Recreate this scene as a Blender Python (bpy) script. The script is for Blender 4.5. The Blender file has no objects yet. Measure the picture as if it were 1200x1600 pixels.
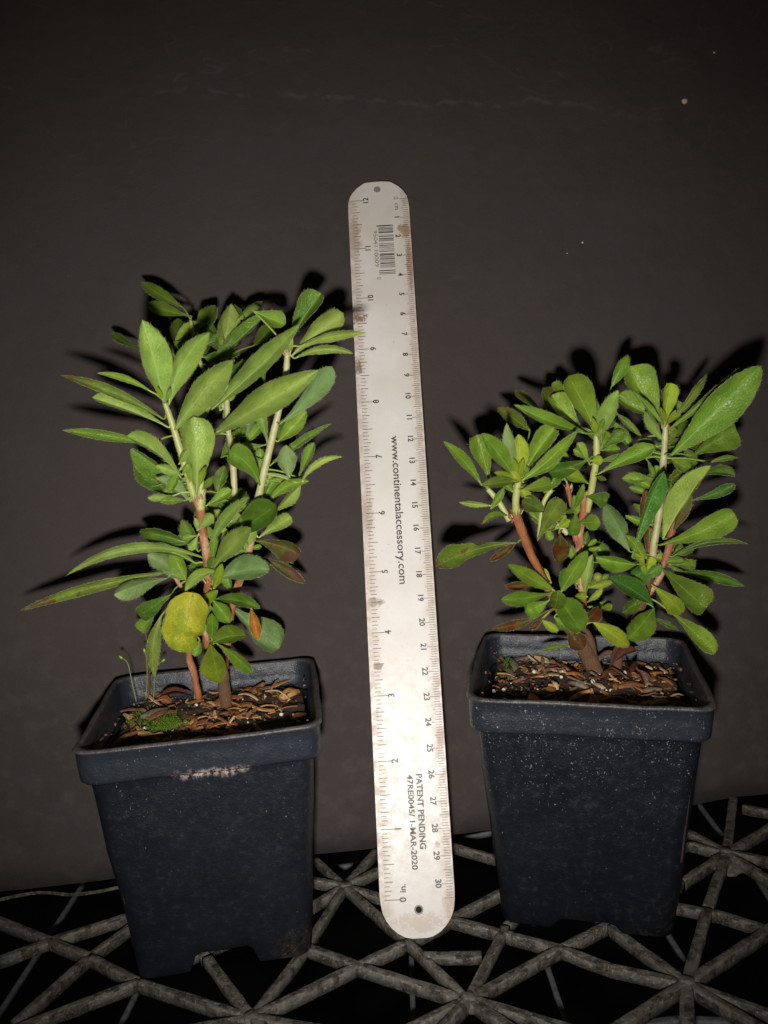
import bpy, bmesh, math, random
from mathutils import Vector, Matrix, noise
random.seed(7)
CM = 0.01                                   # every measure below is in centimetres
sc = bpy.context.scene

# ------------------------------------------------------------------ camera, light, exposure
F, H, PITCH, ROLL = 1330.3, 19.8925, .1277, -.0759
fwd = Vector((0, math.cos(PITCH), -math.sin(PITCH)))
_r = Vector((1, 0, 0)); _u = Vector((0, math.sin(PITCH), math.cos(PITCH)))
RT = _r*math.cos(ROLL) + _u*math.sin(ROLL); UP = -_r*math.sin(ROLL) + _u*math.cos(ROLL)
CAMP = Vector((0, 0, H))
cam = bpy.data.cameras.new('camera'); co = bpy.data.objects.new('camera', cam); sc.collection.objects.link(co)
m = Matrix((RT, UP, -fwd)).transposed().to_4x4(); m.translation = CAMP*CM; co.matrix_world = m
cam.sensor_fit = 'VERTICAL'; cam.sensor_height = 24; cam.lens = F/1600*24
cam.clip_start = .005; cam.clip_end = 20
sc.camera = co
w = bpy.data.worlds.new('World'); sc.world = w; w.use_nodes = True
w.node_tree.nodes['Background'].inputs[0].default_value = (1, .9, .8, 1)
w.node_tree.nodes['Background'].inputs[1].default_value = .018
# the camera's own flash, a few centimetres under the lens
fl = bpy.data.lights.new('camera_flash', 'SPOT'); fo = bpy.data.objects.new('camera_flash', fl); sc.collection.objects.link(fo)
fl.energy = 6.5; fl.spot_size = math.radians(88); fl.spot_blend = 1.0; fl.shadow_soft_size = .006
fl.color = (1, .965, .925)
fp = CAMP - UP*3.3 - RT*.5
aim = (fwd + UP*.09).normalized()
q = (aim).to_track_quat('-Z', 'Y'); fo.location = fp*CM; fo.rotation_mode = 'QUATERNION'; fo.rotation_quaternion = q
sc.view_settings.view_transform = 'Standard'; sc.view_settings.look = 'None'
sc.view_settings.exposure = 0; sc.view_settings.gamma = 1
sc.render.engine = 'CYCLES'

def ray(x, y): return fwd + RT*((x-600)/F) - UP*((y-800)/F)
def at_y(x, y, Y):
    d = ray(x, y); return CAMP + d*(Y/d.y)
def at_z(x, y, Z):
    d = ray(x, y); return CAMP + d*((Z-H)/d.z)

# ------------------------------------------------------------------ material helpers
class NT:
    def __init__(s, name):
        s.m = bpy.data.materials.new(name); s.m.use_nodes = True
        s.n = s.m.node_tree.nodes; s.l = s.m.node_tree.links
        s.b = s.n['Principled BSDF']; s.tc = s.n.new('ShaderNodeTexCoord')
    def set(s, inp, v):
        if hasattr(v, 'is_linked') or hasattr(v, 'links'): s.l.new(v, inp)
        else: inp.default_value = v if not isinstance(v, tuple) or len(v) != 3 or inp.type != 'RGBA' else (*v, 1)
    def math(s, op, a, b=0.0, c=None, clamp=False):
        n = s.n.new('ShaderNodeMath'); n.operation = op; n.use_clamp = clamp
        s.set(n.inputs[0], a); s.set(n.inputs[1], b)
        if c is not None: s.set(n.inputs[2], c)
        return n.outputs[0]
    def noise(s, scale, vec, detail=4, rough=.6, w=None, dist=0):
        n = s.n.new('ShaderNodeTexNoise'); n.inputs['Scale'].default_value = scale
        n.inputs['Detail'].default_value = detail; n.inputs['Roughness'].default_value = rough
        n.inputs['Distortion'].default_value = dist
        s.l.new(vec, n.inputs['Vector'])
        return n.outputs['Fac']
    def voro(s, scale, vec, feature='F1'):
        n = s.n.new('ShaderNodeTexVoronoi'); n.inputs['Scale'].default_value = scale; n.feature = feature
        s.l.new(vec, n.inputs['Vector']); return n
    def ramp(s, v, a, b, lo=0., hi=1.):
        n = s.n.new('ShaderNodeMapRange'); n.interpolation_type = 'SMOOTHSTEP'
        s.set(n.inputs[0], v); s.set(n.inputs[1], a); s.set(n.inputs[2], b); s.set(n.inputs[3], lo); s.set(n.inputs[4], hi)
        return n.outputs[0]
    def mix(s, f, a, b, mode='MIX'):
        n = s.n.new('ShaderNodeMix'); n.data_type = 'RGBA'; n.blend_type = mode
        s.set(n.inputs[0], f); s.set(n.inputs[6], a); s.set(n.inputs[7], b); return n.outputs[2]
    def vec(s, src='Object', scale=(100, 100, 100), off=(0, 0, 0)):
        n = s.n.new('ShaderNodeMapping'); n.inputs['Scale'].default_value = scale; n.inputs['Location'].default_value = off
        s.l.new(s.tc.outputs[src], n.inputs[0]); return n.outputs[0]
    def sep(s, v):
        n = s.n.new('ShaderNodeSeparateXYZ'); s.l.new(v, n.inputs[0]); return n.outputs
    def out(s, col, rough=.6, bump=None, bs=.3, bd=.0003, spec=.5, **k):
        s.set(s.b.inputs['Base Color'], col); s.set(s.b.inputs['Roughness'], rough); s.set(s.b.inputs['Specular IOR Level'], spec)
        if bump is not None:
            n = s.n.new('ShaderNodeBump'); n.inputs['Strength'].default_value = bs; n.inputs['Distance'].default_value = bd
            s.set(n.inputs['Height'], bump); s.l.new(n.outputs[0], s.b.inputs['Normal'])
        for a, v in k.items(): s.set(s.b.inputs[a.replace('_', ' ')], v)
        return s.m

def leaf_mat(name, base, dark, rib, rough, spec=.35, blotch=None, blotch_amt=0, vein=.5, tipc=None, trans=.12):
    t = NT(name)
    uv = t.sep(t.tc.outputs['UV']); u, v = uv[0], uv[1]
    au = t.math('ABSOLUTE', t.math('SUBTRACT', t.math('MULTIPLY', u, 2.0), 1.0))
    oi = t.n.new('ShaderNodeObjectInfo'); rnd = oi.outputs['Random']
    vo = t.vec()
    add = t.n.new('ShaderNodeVectorMath'); add.operation = 'ADD'; t.l.new(vo, add.inputs[0])
    cmb = t.n.new('ShaderNodeCombineXYZ'); t.l.new(t.math('MULTIPLY', rnd, 37.), cmb.inputs[0]); t.l.new(cmb.outputs[0], add.inputs[1])
    P = add.outputs[0]
    big = t.noise(1.1, P, 3); fine = t.noise(14, P, 5, .7); micro = t.noise(60, P, 3, .7)
    col = t.mix(t.ramp(big, .35, .65), base, tuple(k*.85 for k in dark))
    col = t.mix(t.ramp(fine, .3, .75, 0, .35), col, tuple(min(1, c*1.5+.01) for c in base))
    # side veins, arching towards the tip, and their net
    ph = t.math('SUBTRACT', t.math('MULTIPLY', v, 11.), t.math('MULTIPLY', t.math('POWER', au, .8), 3.2))
    ph = t.math('ADD', ph, t.math('MULTIPLY', t.math('SUBTRACT', t.noise(2.5, P, 2), .5), 2.2))
    sv = t.math('ABSOLUTE', t.math('SUBTRACT', t.math('FRACT', ph), .5))
    svm = t.math('MULTIPLY', t.ramp(sv, .0, .09, 1, 0), t.ramp(au, .05, .8, 1, .2))
    vo2 = t.voro(9, P, 'DISTANCE_TO_EDGE').outputs['Distance']
    net = t.ramp(vo2, 0, .12, 1, 0)
    col = t.mix(t.math('MULTIPLY', svm, .28*vein), col, rib)
    col = t.mix(t.math('MULTIPLY', net, .16*vein), col, tuple(c*.5 for c in dark))
    mw = t.ramp(v, 0, 1, .085, .022)
    mid = t.math('MULTIPLY', t.ramp(au, t.math('MULTIPLY', mw, .4), t.math('MULTIPLY', mw, 1.6), 1, 0), t.ramp(v, .5, 1, 1, .35))
    col = t.mix(t.math('MULTIPLY', mid, min(1, vein+.12)), col, rib)
    # leaf to leaf variation
    hs = t.n.new('ShaderNodeHueSaturation'); t.l.new(col, hs.inputs['Color'])
    t.set(hs.inputs['Hue'], t.math('ADD', .485, t.math('MULTIPLY', rnd, .025)))
    wn = t.n.new('ShaderNodeTexWhiteNoise'); wn.noise_dimensions = '1D'; t.l.new(t.math('MULTIPLY', rnd, 91.), wn.inputs['W'])
    t.set(hs.inputs['Value'], t.math('ADD', .82, t.math('MULTIPLY', wn.outputs['Value'], .36)))
    col = hs.outputs[0]
    # worn rim and tip
    edge = t.math('MULTIPLY', t.ramp(au, .88, 1.0), t.ramp(fine, .35, .6))
    col = t.mix(t.math('MULTIPLY', edge, .55), col, (.20, .17, .05))
    tip = t.ramp(v, .965, 1.0)
    col = t.mix(t.math('MULTIPLY', tip, .8), col, tipc or (.16, .06, .02))
    spots = t.ramp(t.noise(5, P, 2, .5), .70, .76)
    col = t.mix(t.math('MULTIPLY', spots, .35), col, (.10, .06, .015))
    if blotch:
        bm = t.ramp(t.math('ADD', t.noise(1.7, P, 4), t.math('MULTIPLY', v, .25)), .75-blotch_amt, .85-blotch_amt)
        col = t.mix(bm, col, blotch)
    # dust and hair glints, painted as pale specks on the blade
    dust = t.ramp(micro, .66, .74)
    col = t.mix(t.math('MULTIPLY', dust, .08), col, (.45, .48, .36))
    hgt = t.math('ADD', t.math('MULTIPLY', net, -.25), t.math('ADD', t.math('MULTIPLY', svm, -.5), t.math('ADD', t.math('MULTIPLY', big, .9), t.math('MULTIPLY', micro, .08))))
    t.out(col, t.ramp(fine, .2, .8, rough-.08, rough+.12), hgt, .5, .0009, spec)
    tr = t.n.new('ShaderNodeBsdfTranslucent'); t.l.new(col, tr.inputs[0])
    mx = t.n.new('ShaderNodeMixShader'); mx.inputs[0].default_value = trans
    t.l.new(t.b.outputs[0], mx.inputs[1]); t.l.new(tr.outputs[0], mx.inputs[2])
    t.l.new(mx.outputs[0], t.n['Material Output'].inputs[0])
    return t.m

GN = 1.0
LM = {
 'P': leaf_mat('leaf_underside_pale', (.245, .350, .060), (.190, .295, .042), (.40, .50, .17), .44, .45),
 'M': leaf_mat('leaf_mid_green', (0.156, 0.267, 0.0213), (0.113, 0.216, 0.0164), (0.349, 0.490, 0.0823), .38, .5),
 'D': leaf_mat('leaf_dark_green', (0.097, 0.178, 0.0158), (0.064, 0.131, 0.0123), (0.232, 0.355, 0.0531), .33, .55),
 'B': leaf_mat('leaf_blue_green', (0.178, 0.277, 0.0886), (0.139, 0.229, 0.0633), (0.277, 0.388, 0.1518), .4, .5),
 'S': leaf_mat('leaf_shiny_green', (0.081, 0.196, 0.0248), (0.056, 0.158, 0.0177), (0.250, 0.374, 0.0708), .24, .7),
 'G': leaf_mat('leaf_yellow_green', (0.264, 0.347, 0.0253), (0.198, 0.284, 0.0177), (0.422, 0.499, 0.0886), .42),
 'Y': leaf_mat('leaf_yellow', (.36, .38, .026), (.28, .32, .020), (.34, .34, .05), .45, vein=.3, blotch=(.22, .27, .018), blotch_amt=.14),
 'O': leaf_mat('leaf_orange', (.34, .15, .012), (.24, .09, .008), (.42, .24, .04), .42),
 'R': leaf_mat('leaf_reddish_olive', (.12, .085, .014), (.08, .045, .010), (.18, .15, .04), .4, blotch=(.12, .032, .012), blotch_amt=.12),
 'W': leaf_mat('leaf_withered', (.10, .10, .014), (.07, .07, .012), (.22, .15, .06), .45, blotch=(.12, .06, .028), blotch_amt=.14),
 'K': leaf_mat('leaf_dusky_green', (0.130, 0.195, 0.0197), (0.087, 0.135, 0.0164), (0.270, 0.305, 0.0823), .38, blotch=(0.134, 0.085, 0.0246), blotch_amt=.04),
 'C': leaf_mat('leaf_coral_red', (.22, .085, .03), (.15, .06, .02), (.36, .16, .07), .42, blotch=(.12, .12, .015), blotch_amt=.0),
}
t = NT('leaf_hair'); M_HAIR = t.out((.40, .46, .22), .5)
t = NT('stem_green'); v = t.vec(); n1 = t.noise(3, v, 4); n2 = t.noise(20, v, 4)
M_SG = t.out(t.mix(t.ramp(n1, .3, .7), (.30, .33, .08), (.36, .37, .14)), .45, n2, .4)
t = NT('stem_pale'); v = t.vec(); n1 = t.noise(3, v, 4); n2 = t.noise(20, v, 4)
M_SP = t.out(t.mix(t.ramp(n1, .3, .7), (.42, .42, .21), (.34, .31, .14)), .45, n2, .4)
t = NT('stem_bark'); v = t.vec(scale=(100, 100, 35)); n1 = t.noise(3, v, 5); n2 = t.noise(18, v, 5, .7)
c = t.mix(t.ramp(n1, .3, .7), (.34, .125, .045), (.22, .070, .026)); n4 = t.noise(1.6, v, 5, .6); c = t.mix(t.math('MULTIPLY', t.ramp(n4, .48, .62), t.ramp(n2, .35, .6, .3, .9)), c, (.56, .36, .22)); c = t.mix(t.ramp(n2, .42, .3, 0, .6), c, (.07, .03, .015))  # pale streaks paint glossy highlights into the bark colour
M_SB = t.out(c, .42, n2, .7, .0006)
t = NT('stem_old_bark'); v = t.vec(scale=(100, 100, 35)); n1 = t.noise(4, v, 5); n2 = t.noise(22, v, 5, .7)
c = t.mix(t.ramp(n1, .3, .7), (.12, .075, .035), (.16, .06, .025)); c = t.mix(t.ramp(n2, .5, .72), c, (.22, .15, .09))
M_SO = t.out(c, .7, n2, .9, .001)

# ------------------------------------------------------------------ object helpers
def link(name, bm, mats, parent=None, smooth=True):
    for v in bm.verts: v.co *= CM
    me = bpy.data.meshes.new(name); bm.to_mesh(me); bm.free()
    for mt in (mats if isinstance(mats, (list, tuple)) else [mats]): me.materials.append(mt)
    if smooth:
        for p in me.polygons: p.use_smooth = True
    o = bpy.data.objects.new(name, me); sc.collection.objects.link(o)
    if parent: o.parent = parent
    return o
def tag(o, label, cat, group=None, kind=None):
    o['label'] = label; o['category'] = cat
    if group: o['group'] = group
    if kind: o['kind'] = kind
    return o
def empty(name, loc, label, cat, group=None):
    o = bpy.data.objects.new(name, None); o.empty_display_size = .02; sc.collection.objects.link(o); o.location = Vector(loc)*CM
    bpy.context.view_layer.update()
    return tag(o, label, cat, group)
def tube(bm, pts, rad, seg=10, cap=True, mi=0, jitter=0):
    rings = []
    n = len(pts)
    for i, p in enumerate(pts):
        d = (pts[min(i+1, n-1)] - pts[max(i-1, 0)]).normalized()
        a = d.cross(Vector((0, 1, .13))).normalized(); b = d.cross(a).normalized()
        r = rad[i] if isinstance(rad, (list, tuple)) else rad
        rings.append([bm.verts.new(p + (a*math.cos(k*2*math.pi/seg) + b*math.sin(k*2*math.pi/seg))*r*(1+random.uniform(-jitter, jitter))) for k in range(seg)])
    fs = []
    for i in range(n-1):
        for k in range(seg):
            fs.append(bm.faces.new((rings[i][k], rings[i][(k+1) % seg], rings[i+1][(k+1) % seg], rings[i+1][k])))
    if cap: fs.append(bm.faces.new(rings[0][::-1])); fs.append(bm.faces.new(rings[-1]))
    for f in fs: f.material_index = mi
    return rings
def hair(bm, p, d, L, wd=.0045, mi=1):
    d = d.normalized(); a = d.cross(Vector((.3, .9, .2))).normalized()*wd; b = d.cross(a).normalized()*wd
    bend = Vector((random.uniform(-1, 1), random.uniform(-1, 1), random.uniform(-.3, 1)))*L*.15
    base = [bm.verts.new(p+a), bm.verts.new(p-a*.5+b*.87), bm.verts.new(p-a*.5-b*.87)]
    mid = p + d*L*.55 + bend*.4
    mv = [bm.verts.new(mid+a*.6), bm.verts.new(mid-a*.3+b*.5), bm.verts.new(mid-a*.3-b*.5)]
    tp = bm.verts.new(p + d*L + bend)
    for k in range(3):
        f = bm.faces.new((base[k], base[(k+1) % 3], mv[(k+1) % 3], mv[k])); f.material_index = mi
        f = bm.faces.new((mv[k], mv[(k+1) % 3], tp)); f.material_index = mi
def smooth_line(pts, n):
    out = []; m_ = len(pts)-1
    for i in range(n+1):
        t_ = i/n*m_; k = min(int(t_), m_-1); f = t_-k
        p0 = pts[max(k-1, 0)]; p1 = pts[k]; p2 = pts[k+1]; p3 = pts[min(k+2, m_)]
        out.append(.5*((2*p1) + (p2-p0)*f + (2*p0-5*p1+4*p2-p3)*f*f + (3*p1-p0-3*p2+p3)*f**3))
    return out

# ------------------------------------------------------------------ the setting: ground and backdrop
t = NT('dark_ground'); v = t.vec(); n1 = t.noise(.3, v, 5); M_GR = t.out(t.mix(n1, (.006, .005, .004), (.014, .011, .008)), .95)
bm = bmesh.new()
vs = [bm.verts.new(p) for p in ((-300, -150, -45), (300, -150, -45), (300, 400, -45), (-300, 400, -45))]; bm.faces.new(vs)
g = link('ground', bm, M_GR, smooth=False); g['kind'] = 'structure'; g['label'] = 'dark ground far below the plastic lattice'

t = NT('black_backdrop_sheet'); v = t.vec(); x, y, z = t.sep(v)
n1 = t.noise(.12, v, 4); n2 = t.noise(28, v, 4, .75); n3 = t.noise(1.2, v, 5, .65); n4 = t.noise(.35, v, 3)
c = t.mix(t.ramp(n1, .3, .7), (.056, .0445, .0405), (.046, .0365, .0335)); c = t.mix(t.ramp(n3, .35, .8, 0, .35), c, (.066, .054, .050))
c = t.mix(t.ramp(n2, .3, .75, 0, .45), c, (.088, .073, .068))
# faint scuffed crease running across the sheet
zz = t.math('SUBTRACT', z, t.math('ADD', t.math('MULTIPLY', t.math('SUBTRACT', t.noise(.16, t.vec(scale=(100, 0, 0)), 4), .5), 3.5), t.math('MULTIPLY', x, -.10)))
ln = t.ramp(t.math('ABSOLUTE', t.math('SUBTRACT', zz, 34.7)), 0, .22, 1, 0)
ln = t.math('MULTIPLY', ln, t.ramp(n3, .38, .58)); ln = t.math('MULTIPLY', ln, t.math('MULTIPLY', t.ramp(x, -12, -6), t.ramp(x, 22, 9)))
c = t.mix(t.math('MULTIPLY', ln, .17), c, (.26, .17, .13))
rg = t.math('ABSOLUTE', t.math('SUBTRACT', t.noise(.13, t.vec(scale=(100, 100, 160), off=(3, 0, 5)), 3, .5, dist=.6), .5))
c = t.mix(t.math('MULTIPLY', t.math('MULTIPLY', t.ramp(rg, 0, .006, 1, 0), t.ramp(z, 28, 36)), t.ramp(n3, .4, .65, 0, .22)), c, (.20, .13, .10))
sp = t.voro(.9, v).outputs['Distance']; sp = t.ramp(sp, .035, .055, 1, 0); sp = t.math('MULTIPLY', sp, t.ramp(n4, .5, .62))
c = t.mix(t.math('MULTIPLY', sp, .22), c, (.22, .18, .15))
# patchy paler tone low down
c = t.mix(t.math('MULTIPLY', t.ramp(z, 18, 4), t.ramp(n3, .45, .75, 0, .22)), c, (.13, .115, .11))
M_BD = t.out(c, .85, t.math('ADD', n2, t.math('ADD', t.math('MULTIPLY', n4, 4), n3)), .55, .0012, .25)
def bd_y(x_, z_):
    y0 = 36.55 + .092*x_ + .0006*x_*x_
    return y0 + .195*z_ + (.035*(z_-29)**1.5 if z_ > 29 else 0)  # backward curl at the top is added so the sheet darkens there
bm = bmesh.new(); nx, nz = 70, 60; grid = []
def bd_bottom(x_): return .0 + .10*math.sin(x_*.5) + .12*noise.noise(Vector((x_*.35, 3, 1)))
for side in (0, .18):
    rows = []
    for j in range(nz+1):
        row = []
        for i in range(nx+1):
            x_ = -60 + 120*i/nx; z_ = bd_bottom(x_) + 74*j/nz
            row.append(bm.verts.new((x_, bd_y(x_, z_) + side + .10*noise.noise(Vector((x_*.07, z_*.06, 0)))*min(1, z_/8), z_)))
        rows.append(row)
    for j in range(nz):
        for i in range(nx):
            a = (rows[j][i], rows[j][i+1], rows[j+1][i+1], rows[j+1][i]); bm.faces.new(a if side == 0 else a[::-1])
    grid.append(rows)
A, B = grid
for i in range(nx):
    bm.faces.new((A[0][i+1], A[0][i], B[0][i], B[0][i+1])); bm.faces.new((A[nz][i], A[nz][i+1], B[nz][i+1], B[nz][i]))
for j in range(nz):
    bm.faces.new((A[j][0], A[j+1][0], B[j+1][0], B[j][0])); bm.faces.new((A[j+1][nx], A[j][nx], B[j][nx], B[j+1][nx]))
bd = link('backdrop', bm, M_BD); bd['kind'] = 'structure'; bd['label'] = 'matt black backing sheet leaning behind the pots and ruler'
t = NT('lint'); M_LINT = t.out((.5, .38, .28), .9)
for (px, py, r) in ((1070, 158, .13), (1116, 82, .055), (910, 379, .05), (886, 396, .03)):
    d = ray(px, py); p = CAMP + d*40
    for _ in range(30):
        p = p.lerp(CAMP + d*((bd_y(p.x, p.z) - .06)/d.y), .5)
    bm = bmesh.new(); bmesh.ops.create_icosphere(bm, subdivisions=2, radius=r)
    for v_ in bm.verts: v_.co = Vector((v_.co.x*1.1, v_.co.y*.4, v_.co.z))*(1+.5*noise.noise(v_.co*9+Vector((px, 0, 0)))) + p
    link('lint_speck', bm, M_LINT, bd)

# ------------------------------------------------------------------ plastic lattice
t = NT('dirty_lattice_plastic'); v = t.vec(); n1 = t.noise(.9, v, 5, .65); n2 = t.noise(9, v, 6, .75); n3 = t.noise(3, v, 5, .7)
nrm = t.n.new('ShaderNodeNewGeometry'); up_ = t.sep(nrm.outputs['Normal'])[2]
c = t.mix(t.ramp(n3, .25, .75), (.075, .068, .058), (.19, .175, .148))
c = t.mix(t.ramp(n2, .52, .70), c, (.38, .36, .31)); c = t.mix(t.ramp(n1, .55, .75, 0, .5), c, (.07, .052, .036))
c = t.mix(t.ramp(t.noise(5, v, 3), .66, .74, 0, .7), c, (.15, .08, .04))
M_CR = t.out(c, .42, t.math('ADD', n2, n3), .7, .0009, .5)
t = NT('lattice_grime'); v = t.vec(); n2 = t.noise(9, v, 6, .75); n3 = t.noise(3, v, 5, .7)
c = t.mix(t.ramp(n3, .35, .7), (.040, .034, .027), (.18, .155, .12)); c = t.mix(t.ramp(n2, .54, .70), c, (.34, .31, .26))
M_CR3 = t.out(c, .85, t.math('ADD', n2, n3), .9, .0014, .25)
t = NT('bare_lattice_plastic_low'); v = t.vec(); n1 = t.noise(4, v, 5)
M_CR2 = t.out(t.mix(t.ramp(n1, .3, .7), (.17, .17, .175), (.09, .09, .095)), .6, n1, .4)
crate = empty('plastic_lattice', (0, 30, 0), 'dirty grey-brown plastic lattice top with star-shaped rib junctions under both pots', 'crate')
crate.location = (0, 0, 0); ZC = -.2
def rib(p, q_, wd, top, th, mat, name='rib', rough=.028, arch=0):
    d = q_ - p; L = d.length; n = max(2, int(L/.22)); d.normalize(); s = Vector((-d.y, d.x, 0)).normalized()
    bm = bmesh.new(); rings = []
    for i in range(n+1):
        c_ = p + (q_-p)*i/n
        wob = lambda k: rough*noise.noise(c_*1.7 + Vector((k*7., 0, 0)))
        hw = wd/2
        prof = ((-hw+wob(1), -th), (-hw+wob(1), -.06), (-hw*.84+wob(1), .0+wob(2)*.4), (-hw*.4+wob(6), .012+wob(3)*.4), (hw*.4+wob(7), .012+wob(5)*.4), (hw*.84+wob(4), .0+wob(2)*.4), (hw+wob(4), -.06), (hw+wob(4), -th))
        rings.append([bm.verts.new(c_ + s*a_ + Vector((0, 0, top+b_))) for a_, b_ in prof])
    for i in range(n):
        for k in range(8):
            f = bm.faces.new((rings[i][k], rings[i][(k+1) % 8], rings[i+1][(k+1) % 8], rings[i+1][k])); f.material_index = 1 if noise.noise(p+Vector((i*.35, k*.4, 0))) > .05 else 0
    bm.faces.new(rings[0][::-1]); bm.faces.new(rings[-1])
    bmesh.ops.recalc_face_normals(bm, faces=bm.faces)
    return link(name, bm, [mat, M_CR3 if mat is M_CR else mat], crate)
def on_edge(x_, y_): return x_ <= 2 or x_ >= 1198 or y_ >= 1598
RIBS = [  # pixel of each end as seen in the photograph, projected down onto the lattice plane, width in cm
 (0,1433,77,1464,.42),(77,1464,138,1488,.42),(138,1488,215,1527,.42),(215,1527,392,1583,.42),
 (0,1493,77,1464,.42),(77,1464,262,1406,.42),(20,1592,138,1488,.42),(138,1488,262,1398,.42),(28,1599,215,1528,.42),
 (392,1583,322,1490,.55),(322,1490,250,1400,.5),(392,1583,480,1470,.42),(480,1470,538,1379,.42),(392,1583,558,1502,.45),(558,1502,632,1467,.45),(632,1467,702,1430,.42),(702,1430,783,1388,.42),
 (478,1473,558,1502,.45),(558,1502,728,1555,.45),(478,1473,400,1452,.42),(400,1452,262,1398,.42),
 (538,1379,634,1462,.42),(634,1462,728,1553,.42),(538,1379,492,1336,.38),(538,1379,470,1366,.38),(538,1379,486,1409,.38),(486,1409,262,1500,.4),
 (538,1379,588,1322,.42),(538,1379,594,1352,.36),(594,1352,700,1318,.36),(538,1379,600,1396,.38),(600,1396,702,1430,.4),
 (702,1430,800,1456,.42),(800,1456,878,1476,.42),(878,1476,952,1503,.42),(952,1503,1073,1529,.42),
 (705,1316,778,1336,.36),(640,1298,705,1316,.36),(778,1336,868,1360,.36),(783,1388,868,1360,.38),
 (733,1553,790,1442,.5),(790,1442,868,1360,.42),(733,1553,878,1473,.42),(878,1473,952,1436,.42),(952,1436,1065,1372,.42),(1065,1372,1135,1326,.42),
 (733,1553,890,1599,.42),(733,1553,800,1599,.45),(733,1553,690,1599,.5),(733,1553,640,1599,.45),
 (1073,1529,952,1440,.45),(952,1440,868,1360,.42),(1073,1529,962,1599,.48),(1073,1529,1073,1599,.62),(1073,1529,1190,1599,.48),(1073,1529,1199,1574,.4),
 (1073,1529,1199,1447,.48),(1073,1529,1105,1414,.58),(1105,1414,1135,1326,.58),(1040,1405,1118,1420,.38),(1118,1420,1199,1446,.38),(868,1360,1040,1405,.38),
 (1135,1326,1146,1240,.55),(1135,1326,1199,1288,.46),(1135,1326,1199,1338,.36),(1135,1326,1199,1366,.44),(1135,1326,1075,1312,.36),(1075,1312,868,1360,.3),(1135,1326,1072,1293,.42),(1072,1293,1010,1262,.42),
 (1160,1255,1199,1262,.35),(392,1583,300,1599,.42),(392,1583,480,1599,.5),(392,1583,410,1599,.5),
]
hub = [(392,1583),(538,1379),(733,1553),(1073,1529),(1135,1326),(868,1360)]
for k, (x0, y0, x1, y1, wd) in enumerate(RIBS):
    p = at_z(x0, y0, ZC); q_ = at_z(x1, y1, ZC)
    ext = (q_-p).normalized()
    if on_edge(x1, y1): q_ = q_ + ext*7
    if on_edge(x0, y0): p = p - ext*7
    lift = -.06 - .012*(k % 4)
    rib(p, q_, wd*.72, lift, .42, M_CR)
rib(at_z(662, 1489, ZC), at_z(752, 1488, ZC), .42, -.05, .3, M_CR, name='broken_rib', rough=.05)
for (x_, y_) in hub:
    p = at_z(x_, y_, ZC); bm = bmesh.new()
    bmesh.ops.create_cone(bm, cap_ends=True, segments=20, radius1=.38, radius2=.24, depth=.4)
    for v_ in bm.verts: v_.co += p + Vector((0, 0, -.235)) + Vector((noise.noise(v_.co*3+p), noise.noise(v_.co*4-p), 0))*.12
    link('hub', bm, M_CR, crate)
p = at_z(1150, 1348, 0)
bm = bmesh.new(); bmesh.ops.create_cone(bm, cap_ends=True, segments=16, radius1=.75, radius2=.72, depth=.12)
for v_ in bm.verts: v_.co += at_z(1135, 1336, ZC) + Vector((0, 0, -.4)) + Vector((noise.noise(v_.co*3), noise.noise(v_.co*5), 0))*.3
link('hub_flange', bm, M_CR, crate)
LOW = [(0,1578,132,1375,.17),(188,1599,262,1450,.17),(642,1480,646,1599,.19),(832,1440,885,1597,.2),(1042,1455,1072,1503,.2),(1092,1255,1135,1312,.2),(1172,1352,1199,1395,.22),
       (524,1353,600,1343,.22),(1000,1598,1060,1590,.3),(1060,1590,1140,1593,.3),(1140,1593,1199,1599,.3),(700,1312,770,1298,.15),(1108,1302,1130,1304,.25)]
for (x0, y0, x1, y1, wd) in LOW:
    p = at_z(x0, y0, -3); q_ = at_z(x1, y1, -3); ext = (q_-p).normalized()
    if on_edge(x1, y1): q_ = q_ + ext*6
    if on_edge(x0, y0): p = p - ext*6
    rib(p, q_, wd*1.1, 0, .25, M_CR2, name='lower_rib', rough=.01)
pts = [at_z(a, b, -.5) for a, b in ((-60, 1420), (50, 1396), (110, 1398), (150, 1394), (185, 1387), (240, 1378))]
bm = bmesh.new(); tube(bm, smooth_line(pts, 30), .09, 4); link('edge_rib', bm, M_CR3, crate, smooth=False)

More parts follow.
